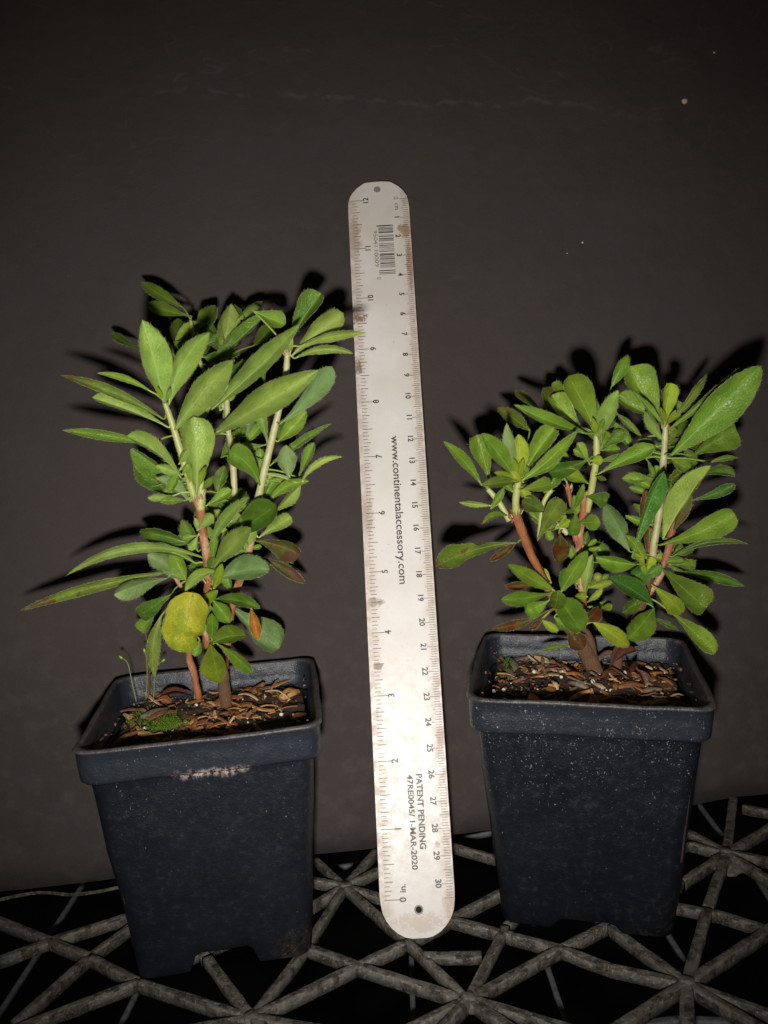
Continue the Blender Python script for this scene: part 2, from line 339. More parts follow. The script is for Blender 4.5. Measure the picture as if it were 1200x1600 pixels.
# ------------------------------------------------------------------ square nursery pots
def pot_mat(name, base, seed, left):
    t = NT(name); v = t.vec(off=(seed, 0, 0)); lv = t.vec(); x, y, z = t.sep(lv)
    n1 = t.noise(.5, v, 5, .6); n2 = t.noise(3.5, v, 6, .7); n3 = t.noise(16, v, 4, .6)
    c = t.mix(t.ramp(n1, .3, .7), base, tuple(k*.72 for k in base))
    c = t.mix(t.ramp(n2, .52, .80, 0, .45), c, (.034, .036, .042))
    rim = t.ramp(z, 7.55, 7.85)
    c = t.mix(t.math('MULTIPLY', rim, .55), c, (.024, .029, .038))
    # splashed lime and dust specks, denser near the top
    sn = t.noise(15, t.vec(off=(seed, 7, 2), scale=(100, 100, 75)), 2, .5, dist=.6); sn2 = t.noise(7, t.vec(off=(seed, 1, 5)), 2, .5, dist=1.)
    cl = t.noise(.9, t.vec(off=(seed, 4, 4)), 3, .6)
    thr = t.math('SUBTRACT', (.865 if left else .848), t.math('ADD', t.math('MULTIPLY', cl, .20), t.ramp(z, 3.0, 7.6, 0, .045 if left else .085)))
    sp = t.math('MAXIMUM', t.ramp(sn, thr, t.math('ADD', thr, .03)), t.math('MULTIPLY', t.ramp(sn2, t.math('ADD', thr, .03), t.math('ADD', thr, .06)), .5))
    c = t.mix(t.math('MULTIPLY', sp, t.ramp(n3, .35, .62, .1, .7)), c, (.34, .32, .31))
    scr = t.noise(5, t.vec(scale=(60, 60, 170), off=(seed, 3, 1)), 3, .7, dist=1.2)
    c = t.mix(t.math('MULTIPLY', t.ramp(scr, .70, .76), t.ramp(n1, .45, .6, 0, .4)), c, (.12, .12, .13))
    # pale rim edge
    c = t.mix(t.math('MULTIPLY', t.ramp(z, 8.80, 8.92), t.ramp(n2, .35, .7, .15, .75)), c, (.12, .10, .085))
    if left:
        k = t.math('MULTIPLY', t.ramp(t.math('ADD', t.math('ABSOLUTE', t.math('SUBTRACT', x, .35)), t.math('MULTIPLY', t.noise(2.2, v, 4, .7), 1.6)), 1.2, 2.4, 1, 0), t.ramp(t.math('ADD', t.math('ABSOLUTE', t.math('SUBTRACT', z, 7.66)), t.math('MULTIPLY', t.noise(3, t.vec(scale=(100, 100, 30)), 4, .7), .5)), .22, .52, 1, 0))
        c = t.mix(t.math('MULTIPLY', t.math('MULTIPLY', k, t.ramp(y, -2, -3)), t.ramp(t.noise(6, v, 5, .7), .42, .56)), c, (.50, .42, .38))
        c = t.mix(t.math('MULTIPLY', t.math('MULTIPLY', k, t.ramp(y, -2, -3)), t.ramp(t.noise(4, t.vec(off=(9, 9, 9)), 5, .7), .52, .62, 0, .8)), c, (.20, .07, .03))
        k = t.math('MULTIPLY', t.ramp(x, 1.2, 2.9), t.ramp(z, 1.6, .3)); k = t.math('MULTIPLY', k, t.ramp(n2, .36, .6))
        c = t.mix(t.math('MULTIPLY', k, .5), c, (.07, .045, .03)); c = t.mix(t.math('MULTIPLY', k, t.ramp(n3, .6, .7)), c, (.25, .22, .20))
    else:
        k = t.math('MULTIPLY', t.ramp(x, .5, 2.9), t.ramp(z, 2.2, .2)); k = t.math('MULTIPLY', k, t.ramp(n2, .5, .66, 0, .5))
        c = t.mix(k, c, (.055, .034, .02))
    ro = t.ramp(n2, .3, .75, .30, .5)
    return t.out(c, ro, t.math('ADD', t.math('ADD', n3, t.math('MULTIPLY', n1, 6)), t.math('MULTIPLY', sp, 2)), .35, .0005, .32)

def rsq(hs, r, n=10):
    """points round a square with rounded corners, each side evenly stepped"""
    out = []
    for c_ in range(4):
        a0 = math.pi/2*c_ - math.pi/2
        cx = (hs-r)*(1 if c_ in (0, 1) else -1); cy = (hs-r)*(-1 if c_ in (0, 3) else 1)
        for k in range(n+1):
            a = a0 + math.pi/2*k/n; out.append((cx+r*math.cos(a), cy+r*math.sin(a)))
        # straight side towards next corner
        nx_ = [((hs), -1), (0, hs), (-hs, 1), (0, -hs)]
        p = out[-1]
        c2 = (c_+1) % 4
        a = a0 + math.pi/2; cx2 = (hs-r)*(1 if c2 in (0, 1) else -1); cy2 = (hs-r)*(-1 if c2 in (0, 3) else 1)
        q_ = (cx2+r*math.cos(a), cy2+r*math.sin(a))
        for k in range(1, 24): out.append((p[0]+(q_[0]-p[0])*k/24, p[1]+(q_[1]-p[1])*k/24))
    return out
def make_pot(loc, yaw, lx, ly, mat, label, seed, notch=.72):
    root = empty('nursery_pot', (0, 0, 0), label, 'plant pot', 'square nursery pots')
    mw = Matrix.Translation(Vector(loc)*CM) @ Matrix.Rotation(yaw, 4, 'Z') @ Matrix.Rotation(lx, 4, 'X') @ Matrix.Rotation(ly, 4, 'Y') @ Matrix.Scale(1.03, 4)
    root.matrix_world = mw
    HS, HB = 4.15, 3.08
    def hs_at(z_): return HB + (3.80-HB)*(z_/7.7)
    def loft(levels, name):
        bm = bmesh.new(); rings = []
        for (hs, r, z_, kind) in levels:
            ring = []
            for (x_, y_) in rsq(hs, r):
                zz = z_
                if kind == 'foot':      # arches between the corner feet
                    tpos = min(abs(x_), abs(y_))/hs
                    e = max(0, min(1, (.42-tpos)/.12)); zz = z_ + notch*(e*e*(3-2*e))
                n_ = .035*noise.noise(Vector((x_*.5+seed, y_*.5, z_*.5)))
                ring.append(bm.verts.new((x_*(1+n_*.5), y_*(1+n_*.5), zz + (.03*noise.noise(Vector((x_*.8+seed, y_*.8, 4))) if z_ > 7 or kind == 'foot' else 0))))
            rings.append(ring)
        for a_, b_ in zip(rings, rings[1:]):
            n = len(a_)
            for k in range(n): bm.faces.new((a_[k], a_[(k+1) % n], b_[(k+1) % n], b_[k]))
        return bm, rings
    lv = [(HB-.14, .55, .05, 'foot'), (HB-.04, .6, 0, 'foot'), (HB+.01, .6, .06, 'foot')]
    zs = [.8, 1.2, 2, 3, 4, 5, 6, 7, 7.4]
    lv += [(hs_at(z_), .62, z_, '') for z_ in zs if z_ > notch+.15]
    lv += [(3.80, .64, 7.62, ''), (3.84, .66, 7.70, ''), (3.76, .66, 7.70, ''), (3.68, .6, 7.3, ''), (3.56, .58, 6, ''), (hs_at(2)-.12, .5, 2, ''), (hs_at(.9)-.12, .5, .9, '')]
    bm, rings = loft(lv, 'body'); bm.faces.new(rings[-1])
    # underside closes at floor height
    ring0 = rings[0]; fl_ = [bm.verts.new((v_.co.x*.93, v_.co.y*.93, .62)) for v_ in ring0]
    n = len(ring0)
    for k in range(n): bm.faces.new((ring0[k], fl_[k], fl_[(k+1) % n], ring0[(k+1) % n]))
    bm.faces.new(fl_)
    bmesh.ops.recalc_face_normals(bm, faces=bm.faces)
    link('body', bm, mat, root)
    lv = [(3.80, .66, 7.72, ''), (3.98, .62, 7.70, ''), (4.04, .62, 7.78, ''), (4.055, .62, 7.9, ''), (4.09, .60, 8.4, ''), (4.11, .60, 8.78, ''), (4.17, .62, 8.84, ''), (4.18, .62, 8.90, ''), (4.12, .60, 8.95, ''), (4.02, .74, 8.955, ''), (3.98, .72, 8.88, ''), (3.94, .7, 8.4, ''), (3.92, .7, 7.98, ''), (3.80, .66, 7.90, ''), (3.77, .66, 7.82, '')]
    bm, rings = loft(lv, 'rim'); a_, b_ = rings[0], rings[-1]
    for k in range(len(a_)): bm.faces.new((b_[k], b_[(k+1) % len(a_)], a_[(k+1) % len(a_)], a_[k]))
    bmesh.ops.recalc_face_normals(bm, faces=bm.faces)
    link('rim', bm, mat, root)
    return root, mw
PL = (-7.42, 32.08, -.24); PR = (6.997, 32.48, -.14)
M_PL = pot_mat('pot_plastic_left', (.010, .012, .017), 0, True); M_PR = pot_mat('pot_plastic_right', (.0075, .009, .0125), 20, False)
potL, mwL = make_pot(PL, .1121, -.0058, .0025, M_PL, 'square black plastic pot with white crust under its rim, left of the ruler', 1)
potR, mwR = make_pot(PR, -.2119, -.0021, .0456, M_PR, 'square black plastic pot spattered with pale specks, right of the ruler', 5, .36)

# ------------------------------------------------------------------ potting mix, husk chips, moss
t = NT('potting_soil'); v = t.vec(); n1 = t.noise(2, v, 6, .7); n2 = t.noise(14, v, 6, .75); n3 = t.noise(5, v, 4)
c = t.mix(t.ramp(n1, .3, .7), (.040, .022, .013), (.085, .045, .022)); c = t.mix(t.ramp(n2, .52, .72), c, (.17, .09, .04)); c = t.mix(t.ramp(n3, .62, .72, 0, .6), c, (.05, .055, .012))
M_SOIL = t.out(c, .65, t.math('ADD', n2, n1), 1, .0016, .5)
CH = []
for nm, a_, b_ in (('chip_tan', (.60, .33, .12), (.42, .20, .07)), ('chip_straw', (.66, .48, .25), (.50, .32, .15)), ('chip_brown', (.30, .12, .045), (.18, .07, .025)), ('chip_orange', (.45, .17, .035), (.30, .10, .02)), ('chip_grey', (.24, .18, .13), (.15, .11, .07))):
    t = NT(nm); v = t.vec(scale=(100, 100, 100)); n1 = t.noise(5, v, 5, .7); n2 = t.noise(25, v, 4, .7)
    CH.append(t.out(t.mix(t.ramp(n1, .3, .7), a_, b_), .5, t.math('ADD', n1, n2), .7, .0006, .45))
CH.append(M_SOIL)
t = NT('perlite'); M_PERL = t.out((.62, .58, .48), .7)
def moss_mat():
    t = NT('moss'); v = t.vec(); n1 = t.noise(6, v, 4); return t.out(t.mix(n1, (.08, .17, .014), (.17, .28, .03)), .5)
M_MOSS = moss_mat()
def soil_h(x_, y_, seed):
    e = max(abs(x_), abs(y_))/3.6
    return 7.98 + .22*noise.noise(Vector((x_*.5+seed, y_*.5, 0))) + .15*noise.noise(Vector((x_*1.6+seed, y_*1.6, 0))) + .07*noise.noise(Vector((x_*5+seed, y_*5, 0))) - .8*max(0, e-.93)*2.5
def make_soil(mw, seed, who, dx=0, dy=0):
    bm = bmesh.new(); N = 90; g_ = []
    for j in range(N+1):
        row = []
        for i in range(N+1):
            x_ = -3.6+7.2*i/N; y_ = -3.6+7.2*j/N
            r = 1 + .03*noise.noise(Vector((x_*.9+seed, y_*.9, 2)))
            row.append(bm.verts.new((x_*r*.985, y_*r*.985, soil_h(x_, y_, seed) + .035*noise.noise(Vector((x_*14, y_*14, seed))))))
        g_.append(row)
    for j in range(N):
        for i in range(N): bm.faces.new((g_[j][i], g_[j][i+1], g_[j+1][i+1], g_[j+1][i]))
    # sides of the shrunken root ball
    per = [g_[0][i] for i in range(N)] + [g_[j][N] for j in range(N)] + [g_[N][i] for i in range(N, 0, -1)] + [g_[j][0] for j in range(N, 0, -1)]
    low = [bm.verts.new((v_.co.x*.90, v_.co.y*.90, 3.0)) for v_ in per]
    for k in range(len(per)): bm.faces.new((per[k], low[k], low[(k+1) % len(per)], per[(k+1) % len(per)]))
    bmesh.ops.recalc_face_normals(bm, faces=bm.faces)
    o = link('potting_soil', bm, M_SOIL); o.matrix_world = mw
    tag(o, 'dark moist potting mix filling the ' + who, 'soil', kind='stuff')
    # perlite
    bm = bmesh.new()
    for _ in range(110):
        x_, y_ = random.uniform(-3.2, 3.2), random.uniform(-3.3, 2.5); r = random.choice((.02, .03, .035, .05))
        if random.random() < .1: r = .09
        b2 = bmesh.ops.create_icosphere(bm, subdivisions=1, radius=r)
        for v_ in b2['verts']: v_.co = v_.co*(1+.4*noise.noise(v_.co*40+Vector((x_, y_, 0)))) + Vector((x_, y_, soil_h(x_, y_, seed)+r*.3))
    o = link('perlite', bm, M_PERL); o.matrix_world = mw
    tag(o, 'white perlite grains scattered in the soil of the ' + who, 'perlite', kind='stuff')
def chip(bm, c_, L, W_, rot, tilt, mi, curl=.2, th=.03):
    n = 5; top = []; bot = []
    R_ = Matrix.Rotation(rot, 3, 'Z') @ Matrix.Rotation(tilt, 3, 'Y') @ Matrix.Rotation(random.uniform(-.6, .6), 3, 'X')
    for i in range(n+1):
        s = i/n; wd = W_*(.35+.65*math.sin(math.pi*min(.95, max(.08, s))))*.5
        zz = curl*L*(math.sin(math.pi*s)-.5)*.5
        for lst, dz in ((top, th), (bot, 0)):
            lst.append([bm.verts.new(c_ + R_ @ Vector(((s-.5)*L, k*wd, zz+dz-abs(k)*W_*.12))) for k in (-1, 0, 1)])
    def f_(*a):
        f = bm.faces.new(a); f.material_index = mi
    for i in range(n):
        for k in range(2):
            f_(top[i][k], top[i+1][k], top[i+1][k+1], top[i][k+1]); f_(bot[i][k], bot[i][k+1], bot[i+1][k+1], bot[i+1][k])
        f_(top[i][0], bot[i][0], bot[i+1][0], top[i+1][0]); f_(top[i][2], top[i+1][2], bot[i+1][2], bot[i][2])
    for i in (0, n):
        f_(*( [top[i][0], top[i][1], top[i][2], bot[i][2], bot[i][1], bot[i][0]]))
def chips(mw, seed, who, n, reg, big):
    bm = bmesh.new(); random.seed(seed)
    k = 0
    while k < n:
        x_, y_ = random.uniform(-3.4, 3.4), random.uniform(-3.4, 3.4)
        if random.random() > reg(x_, y_): continue
        k += 1
        L = random.choice((.15, .2, .3, .45, .6, .7, .9, 1.1)); W_ = L*random.uniform(.2, .45)
        if noise.noise(Vector((x_*.8, y_*.8, seed*1.7))) < -.15 and random.random() < .7: continue
        h_ = soil_h(x_, y_, seed_s[who]) + random.uniform(.02, .16)
        chip(bm, Vector((x_, y_, h_)), L, W_, random.uniform(0, 6.28), random.gauss(0, .3), random.choice((0, 0, 1, 2, 2, 2, 2, 3, 4, 4)), random.uniform(-.12, .28))
    for _ in range(420):        # crumbs, also stuck to the inner wall
        x_, y_ = random.uniform(-3.5, 3.5), random.uniform(-3.5, 3.5)
        if random.random() < .05: x_ = random.choice((-1, 1))*3.66; dz_ = random.uniform(-.1, .8)
        else: dz_ = random.uniform(.0, .08)
        L = random.uniform(.05, .16)
        chip(bm, Vector((x_, y_, soil_h(min(3.2, max(-3.2, x_)), min(3.2, y_), seed_s[who])+dz_)), L, L*.6, random.uniform(0, 6.28), random.gauss(0, .6), random.choice((2, 2, 4, 5, 5, 5)), .3, th=.04)
    for (x_, y_, L, W_, rot, tilt, mi, dz) in big:
        chip(bm, Vector((x_, y_, soil_h(x_, y_, seed_s[who])+dz)), L, W_, rot, tilt, mi, .3)
    bmesh.ops.recalc_face_normals(bm, faces=bm.faces)
    o = link('husk_chips', bm, CH, smooth=False); o.matrix_world = mw
    tag(o, 'loose tan and brown husk chips strewn over the soil of the ' + who, 'mulch', kind='stuff')
seed_s = {'left pot': 3, 'right pot': 11}
make_soil(mwL, 3, 'left pot'); make_soil(mwR, 11, 'right pot')
chips(mwL, 21, 'left pot', 190, lambda x, y: (1 if y > -1.6-.3*x else .35) * (1 if x < 2.0 or y > 1 else .25), [
    (.4, 1.9, 1.5, .5, .25, -.15, 2, .2), (.7, 1.5, 1.0, .5, -.3, .1, 3, .2), (-.4, .2, 1.1, .4, .7, .1, 0, .15), (2.0, .9, 1.2, .22, .45, 0, 0, .15),
    (1.6, -.1, .9, .25, -.6, .1, 4, .15), (1.4, 2.0, .9, .3, -.5, .2, 1, .25), (2.6, 1.9, 1.2, .25, -.6, .2, 1, .3), (2.4, 2.3, .6, .15, .9, -.5, 3, .4), (.5, -.9, 1.2, .45, .1, .0, 3, .08), (-1.8, .5, .9, .45, .1, .1, 2, .1)])
chips(mwR, 33, 'right pot', 230, lambda x, y: (1 if (x < -.3 and y > -1.8) or (x > .2 and -2.4 < y < -.3) or y > 0 else .10), [
    (-.3, .8, .9, .22, .5, .3, 3, .3), (-.2, .1, .9, .25, -.6, .1, 4, .2), (1.1, -1.2, 1.1, .22, -.05, 0, 0, .15), (.5, -1.0, .7, .25, -.5, .1, 3, .15), (-1.1, -.3, .6, .16, -1.2, .2, 1, .2),
    (2.6, -1.6, .8, .22, .4, 0, 0, .2), (1.4, -1.7, .8, .15, -.1, 0, 1, .1), (-3.3, -1.7, .8, .16, 1.5, 1.3, 1, .1), (-1.0, -2.9, .7, .16, 1.4, 1.3, 1, .1), (-2.0, -2.6, .7, .2, .1, .1, 3, .1)])
def moss(mw, cx, cy, n, sx, sy, seed, label, L0=.2):
    bm = bmesh.new(); random.seed(seed)
    for _ in range(n):
        x_, y_ = random.gauss(cx, sx), random.gauss(cy, sy)
        if max(abs(x_), abs(y_)) > 3.4: continue
        p = Vector((x_, y_, soil_h(x_, y_, 3 if mw is mwL else 11)+.05))
        hgt = random.uniform(.5, 1.1)*L0
        up = Vector((random.gauss(0, .35), random.gauss(0, .35), 1)).normalized()
        for k in range(9):
            s = k/9; c_ = p + up*hgt*s; a = k*2.4
            d = (Vector((math.cos(a), math.sin(a), .9))).normalized()*.07
            sd = Vector((-math.sin(a), math.cos(a), 0))*.014
            bm.faces.new((bm.verts.new(c_-sd), bm.verts.new(c_+sd), bm.verts.new(c_+d)))
    o = link('moss', bm, M_MOSS); o.matrix_world = mw
    tag(o, label, 'moss', kind='stuff')
moss(mwL, -1.6, -.05, 420, .34, .26, 5, 'bright green moss cushion on the soil, left side of the left pot', .34)
moss(mwL, -2.5, 1.3, 160, .5, .5, 6, 'thin green moss at the back left corner of the left pot soil')
moss(mwR, -3.1, 2.2, 60, .15, .6, 8, 'small moss along the back left wall of the right pot soil')

# ------------------------------------------------------------------ ruler
t = NT('worn_white_plastic'); v = t.vec(); x, y, z = t.sep(v)
n1 = t.noise(.35, v, 5, .6); n2 = t.noise(2.2, v, 6, .7); n3 = t.noise(11, v, 5, .7)
ax = t.math('ABSOLUTE', x)
c = t.mix(t.ramp(n1, .3, .7), (.68, .65, .61), (.62, .58, .53))
c = t.mix(t.ramp(n2, .50, .78, 0, .3), c, (.56, .49, .41))
c = t.mix(t.math('MULTIPLY', t.ramp(ax, .75, 1.42), t.ramp(n2, .34, .62, .05, .7)), c, (.40, .29, .20))
c = t.mix(t.math('MULTIPLY', t.ramp(y, 20, 31, 0, .25), t.ramp(n1, .3, .65, .4, 1)), c, (.44, .34, .26))
def spot(c, sx, sy, rx, ry, col, amt, lo=.42, hi=.58):
    d = t.math('ADD', t.math('POWER', t.math('DIVIDE', t.math('ABSOLUTE', t.math('SUBTRACT', x, sx)), rx), 2.), t.math('POWER', t.math('DIVIDE', t.math('ABSOLUTE', t.math('SUBTRACT', y, sy)), ry), 2.))
    d = t.math('ADD', d, t.math('ADD', t.math('MULTIPLY', t.math('SUBTRACT', n3, .5), 4.), t.math('MULTIPLY', t.math('SUBTRACT', n2, .5), 7.)))
    k = t.math('MULTIPLY', t.ramp(d, .3, 1.3, 1, 0), t.ramp(t.math('ADD', n2, t.math('MULTIPLY', n3, .3)), lo, hi))
    return t.mix(t.math('MULTIPLY', k, amt), c, col)
BRN = (.16, .09, .045)
for a in ((-1.15, 25.6, .35, .25, (.22, .12, .05), .95, .2, .4), (-1.3, 23.3, .2, .35, BRN, .8, .3, .5), (-1.2, 16.4, .25, .9, (.35, .27, .2), .7), (1.1, 30.0, .35, .35, (.30, .18, .09), .8, .3, .5), (1.3, 28.2, .14, 1.2, (.26, .15, .08), .7),
          (-1.05, 12.6, .35, .18, (.30, .22, .15), .8, .3, .5), (-1.05, 10.0, .2, .15, BRN, .8, .3, .5), (1.28, 7.1, .2, .4, (.30, .18, .1), .75), (-1.1, 5.7, .2, .5, (.35, .22, .12), .6), (.9, 3.1, .1, .12, (.35, .25, .15), .7, .2, .4), (-1.2, 29.8, .3, .9, (.33, .23, .13), .6), (1.2, .9, .25, .5, (.42, .30, .2), .6), (.0, .35, 1, .35, (.45, .34, .24), .5), (-.35, 33.2, .35, .3, (.40, .25, .13), .6)):
    c = spot(c, *a)
c = t.mix(t.ramp(t.noise(7, v, 3, .5), .70, .76, 0, .6), c, (.20, .15, .11))
M_RUL = t.out(c, t.ramp(n2, .3, .7, .32, .5), t.math('ADD', n1, t.math('MULTIPLY', n3, .15)), .25, .0006, .4)
t = NT('printed_ink'); v = t.vec(); k = t.ramp(t.noise(5, v, 5, .7), .42, .66, 0, .75)
M_INK = t.out(t.mix(k, (.030, .025, .023), (.17, .135, .11)), .5)
t = NT('faded_ink'); v = t.vec(); k = t.ramp(t.noise(3, v, 5, .7), .35, .62, 0, .85)
M_INK2 = t.out(t.mix(k, (.085, .06, .045), (.24, .18, .135)), .5)
t = NT('painted_hole_dark'); M_HOLE = t.out((.003, .003, .004), .8)  # near-black flat disc paints the shade inside the lower opening
t = NT('hole_ring'); M_RING = t.out((.22, .20, .20), .4)
LEAN, TILT, RW = .3846, -.0226, 2.8662
up_ = Vector((0, math.sin(LEAN), math.cos(LEAN))); rt_ = Vector((1, 0, 0))
u2 = up_*math.cos(TILT) - rt_*math.sin(TILT); r2 = rt_*math.cos(TILT) + up_*math.sin(TILT); nn = r2.cross(u2)
rul = empty('ruler', (0, 0, 0), 'long stained white plastic ruler standing upright between the two pots', 'ruler')
mr = Matrix((r2, u2, nn)).transposed().to_4x4(); mr.translation = (Vector((.1252, 29.80, 0)))*CM; rul.matrix_world = mr
LEN = 1.20+30.48+1.02
hw = RW/2
endp = [(.28, 0), (.52, .045), (.80, .19), (1.02, .38), (1.22, .64), (1.35, .92), (1.41, 1.25), (hw, 1.6)]
endt = [(.20, 0), (.55, .03), (.66, .07), (.98, .30), (1.2, .55), (1.35, .82), (1.41, 1.1), (hw, 1.45)]
out = [(a, b-.18) for a, b in endp] + [(a, LEN-b) for a, b in reversed(endt)] + [(-a, LEN-b) for a, b in endt] + [(-a, b-.18) for a, b in reversed(endp)]
bm = bmesh.new()
f0 = bm.faces.new([bm.verts.new((a, b, 0)) for a, b in out])
r_ = bmesh.ops.extrude_face_region(bm, geom=[f0])
for v_ in r_['geom']:
    if isinstance(v_, bmesh.types.BMVert): v_.co.z = -.24
bmesh.ops.recalc_face_normals(bm, faces=bm.faces)
eds = [e for e in bm.edges if all(abs(v_.co.z) < 1e-6 for v_ in e.verts)]
bmesh.ops.bevel(bm, geom=eds, offset=.045, segments=2, affect='EDGES')
link('body', bm, M_RUL, rul, smooth=False)
V = lambda cmv: 1.20 + 30.48 - cmv          # centimetre reading -> distance from the tip
def box(bm, x0, x1, y0, y1, z0=-.004, z1=.004):
    vs = [bm.verts.new((a, b, c_)) for c_ in (z0, z1) for a, b in ((x0, y0), (x1, y0), (x1, y1), (x0, y1))]
    for f in ((3, 2, 1, 0), (4, 5, 6, 7), (0, 1, 5, 4), (1, 2, 6, 5), (2, 3, 7, 6), (3, 0, 4, 7)): bm.faces.new([vs[i] for i in f])
bm = bmesh.new(); bm2 = bmesh.new(); random.seed(3)
for k in range(0, 306):
    yv = V(k/10)
    L = .42 if k % 10 == 0 else (.34 if k % 5 == 0 else .26)
    box(bm, hw-.05-L, hw-.05-random.uniform(0, .03), yv-.011, yv+.011)
for k in range(0, 12*16+1):
    yv = 1.20 + k*2.54/16
    L = .50 if k % 16 == 0 else .36 if k % 8 == 0 else .27 if k % 4 == 0 else .20 if k % 2 == 0 else .15
    x0 = -hw+.20
    box(bm, x0 - (.03 if k % 16 == 0 else 0), x0+L+.06, yv-.013, yv+.013)
bm.faces.ensure_lookup_table()
for f in bm.faces: f.material_index = 0 if (f.calc_center_median().x > 0 and max(v_.co.x for v_ in f.verts)-min(v_.co.x for v_ in f.verts) > .38) or max(v_.co.x for v_ in f.verts)-min(v_.co.x for v_ in f.verts) > .33 and f.calc_center_median().x < 0 else 1
link('printed_scale', bm, [M_INK, M_INK2], rul, smooth=False); bm2.free()
def text(s, size, x_, y_, rot, mat=M_INK, name='print', length=None, bold=0):
    cu = bpy.data.curves.new('txt', 'FONT'); cu.body = s; cu.size = size; cu.align_x = 'CENTER'; cu.align_y = 'CENTER'; cu.offset = bold; cu.resolution_u = 3
    o = bpy.data.objects.new('txt', cu); sc.collection.objects.link(o); bpy.context.view_layer.update()
    me = bpy.data.meshes.new_from_object(o.evaluated_get(bpy.context.evaluated_depsgraph_get())); bpy.data.objects.remove(o)
    xs = [v_.co.x for v_ in me.vertices]; ys = [v_.co.y for v_ in me.vertices]
    mx, my = (max(xs)+min(xs))/2, (max(ys)+min(ys))/2; sx = (length/(max(xs)-min(xs))) if length else 1
    ca, sa = math.cos(rot), math.sin(rot)
    for v_ in me.vertices:
        a, b = (v_.co.x-mx)*sx, (v_.co.y-my)
        v_.co = Vector((x_ + a*ca - b*sa, y_ + a*sa + b*ca, .006))*CM
    me.materials.append(mat); oo = bpy.data.objects.new(name, me); sc.collection.objects.link(oo); oo.parent = rul
    return oo
CW, CCW = -math.pi/2, math.pi/2
for k in range(1, 31):
    text(str(k), .325, hw-.60, V(k)+.02, CW, M_INK, 'numeral', bold=.010)
text('0', .31, hw-.60, V(-.04), CW, M_INK2, 'numeral'); text('cm', .31, hw-.60, V(.42), CW, M_INK, 'numeral')
for k in range(1, 13):
    text(str(k), .35, -hw+.84, 1.20+2.54*k, CCW, M_INK, 'numeral', bold=.009)
text('0', .35, -hw+.88, 1.20, CCW, M_INK, 'numeral', bold=.009); text('in.', .33, -hw+.90, 1.60, CCW, M_INK, 'numeral', bold=.009)
text('www.continentalaccessory.com', .47, .10, V(15.08), CW, M_INK, 'web_address', length=6.55, bold=.007)
text('PATENT PENDING', .33, .33, V(27.33), CW, M_INK, 'print', length=2.78, bold=.011)
text('47RE0045/ 1-MAR-2020', .31, -.03, V(27.7), CW, M_INK, 'print', length=3.5, bold=.009)
bm = bmesh.new(); random.seed(12)
yv = V(1.42); widths = [.07, .05, .03, .05, .03, .06, .04, .05, .03, .03, .05, .03, .03, .02, .03, .04, .03, .03, .03, .06, .03, .05, .03, .06, .03, .03, .03, .02, .03]
pos = [(1.40, .07, 1), (1.50, .03, 0), (1.56, .04, 0), (1.62, .03, 0), (1.68, .03, 0), (1.75, .07, 0), (1.88, .02, 0), (1.96, .05, 0), (2.08, .06, 0), (2.15, .03, 0), (2.20, .03, 0), (2.34, .03, 0), (2.43, .045, 0), (2.50, .02, 0), (2.55, .02, 0), (2.62, .02, 0), (2.68, .02, 0), (2.75, .035, 0), (2.87, .03, 0), (2.93, .07, 0), (3.02, .03, 0), (3.07, .02, 0), (3.14, .06, 0), (3.24, .03, 0), (3.31, .02, 0), (3.37, .06, 0), (3.46, .03, 0), (3.51, .02, 0), (3.57, .03, 0), (3.74, .05, 1), (3.84, .04, 1), (3.91, .03, 1)]
for (cv, wd, g_) in pos: box(bm, -.14 if g_ else -.07, .62, V(cv)-wd/2*.9, V(cv)+wd/2*.9)
link('barcode', bm, M_INK, rul, smooth=False)
text('95041', .27, -.22, V(2.05), CW, M_INK2, 'barcode_digits', length=.85); text('10009', .27, -.22, V(3.1), CW, M_INK2, 'barcode_digits', length=.85); text('0', .27, -.16, V(4.12), CW, M_INK2, 'barcode_digits')
for (hx, hy, r) in ((-.02, LEN-.46, .115), (.03, .82, .12)):
    bm = bmesh.new()
    n = 24; R0 = [bm.verts.new((hx+(r+.05)*math.cos(a*2*math.pi/n), hy+(r+.05)*math.sin(a*2*math.pi/n), .002)) for a in range(n)]
    R1 = [bm.verts.new((hx+(r+.03)*math.cos(a*2*math.pi/n), hy+(r+.03)*math.sin(a*2*math.pi/n), .018)) for a in range(n)]
    R2 = [bm.verts.new((hx+r*math.cos(a*2*math.pi/n), hy+r*math.sin(a*2*math.pi/n), .004)) for a in range(n)]
    for a in range(n):
        b = (a+1) % n; bm.faces.new((R0[a], R0[b], R1[b], R1[a])); bm.faces.new((R1[a], R1[b], R2[b], R2[a]))
    link('hole_rim', bm, M_RING, rul)
    bm = bmesh.new(); bm.faces.new([bm.verts.new((hx+r*.98*math.cos(a*2*math.pi/n), hy+r*.98*math.sin(a*2*math.pi/n), .003)) for a in range(n)]); link('hole_disc', bm, M_HOLE if hy < 5 else M_RING, rul, smooth=False)

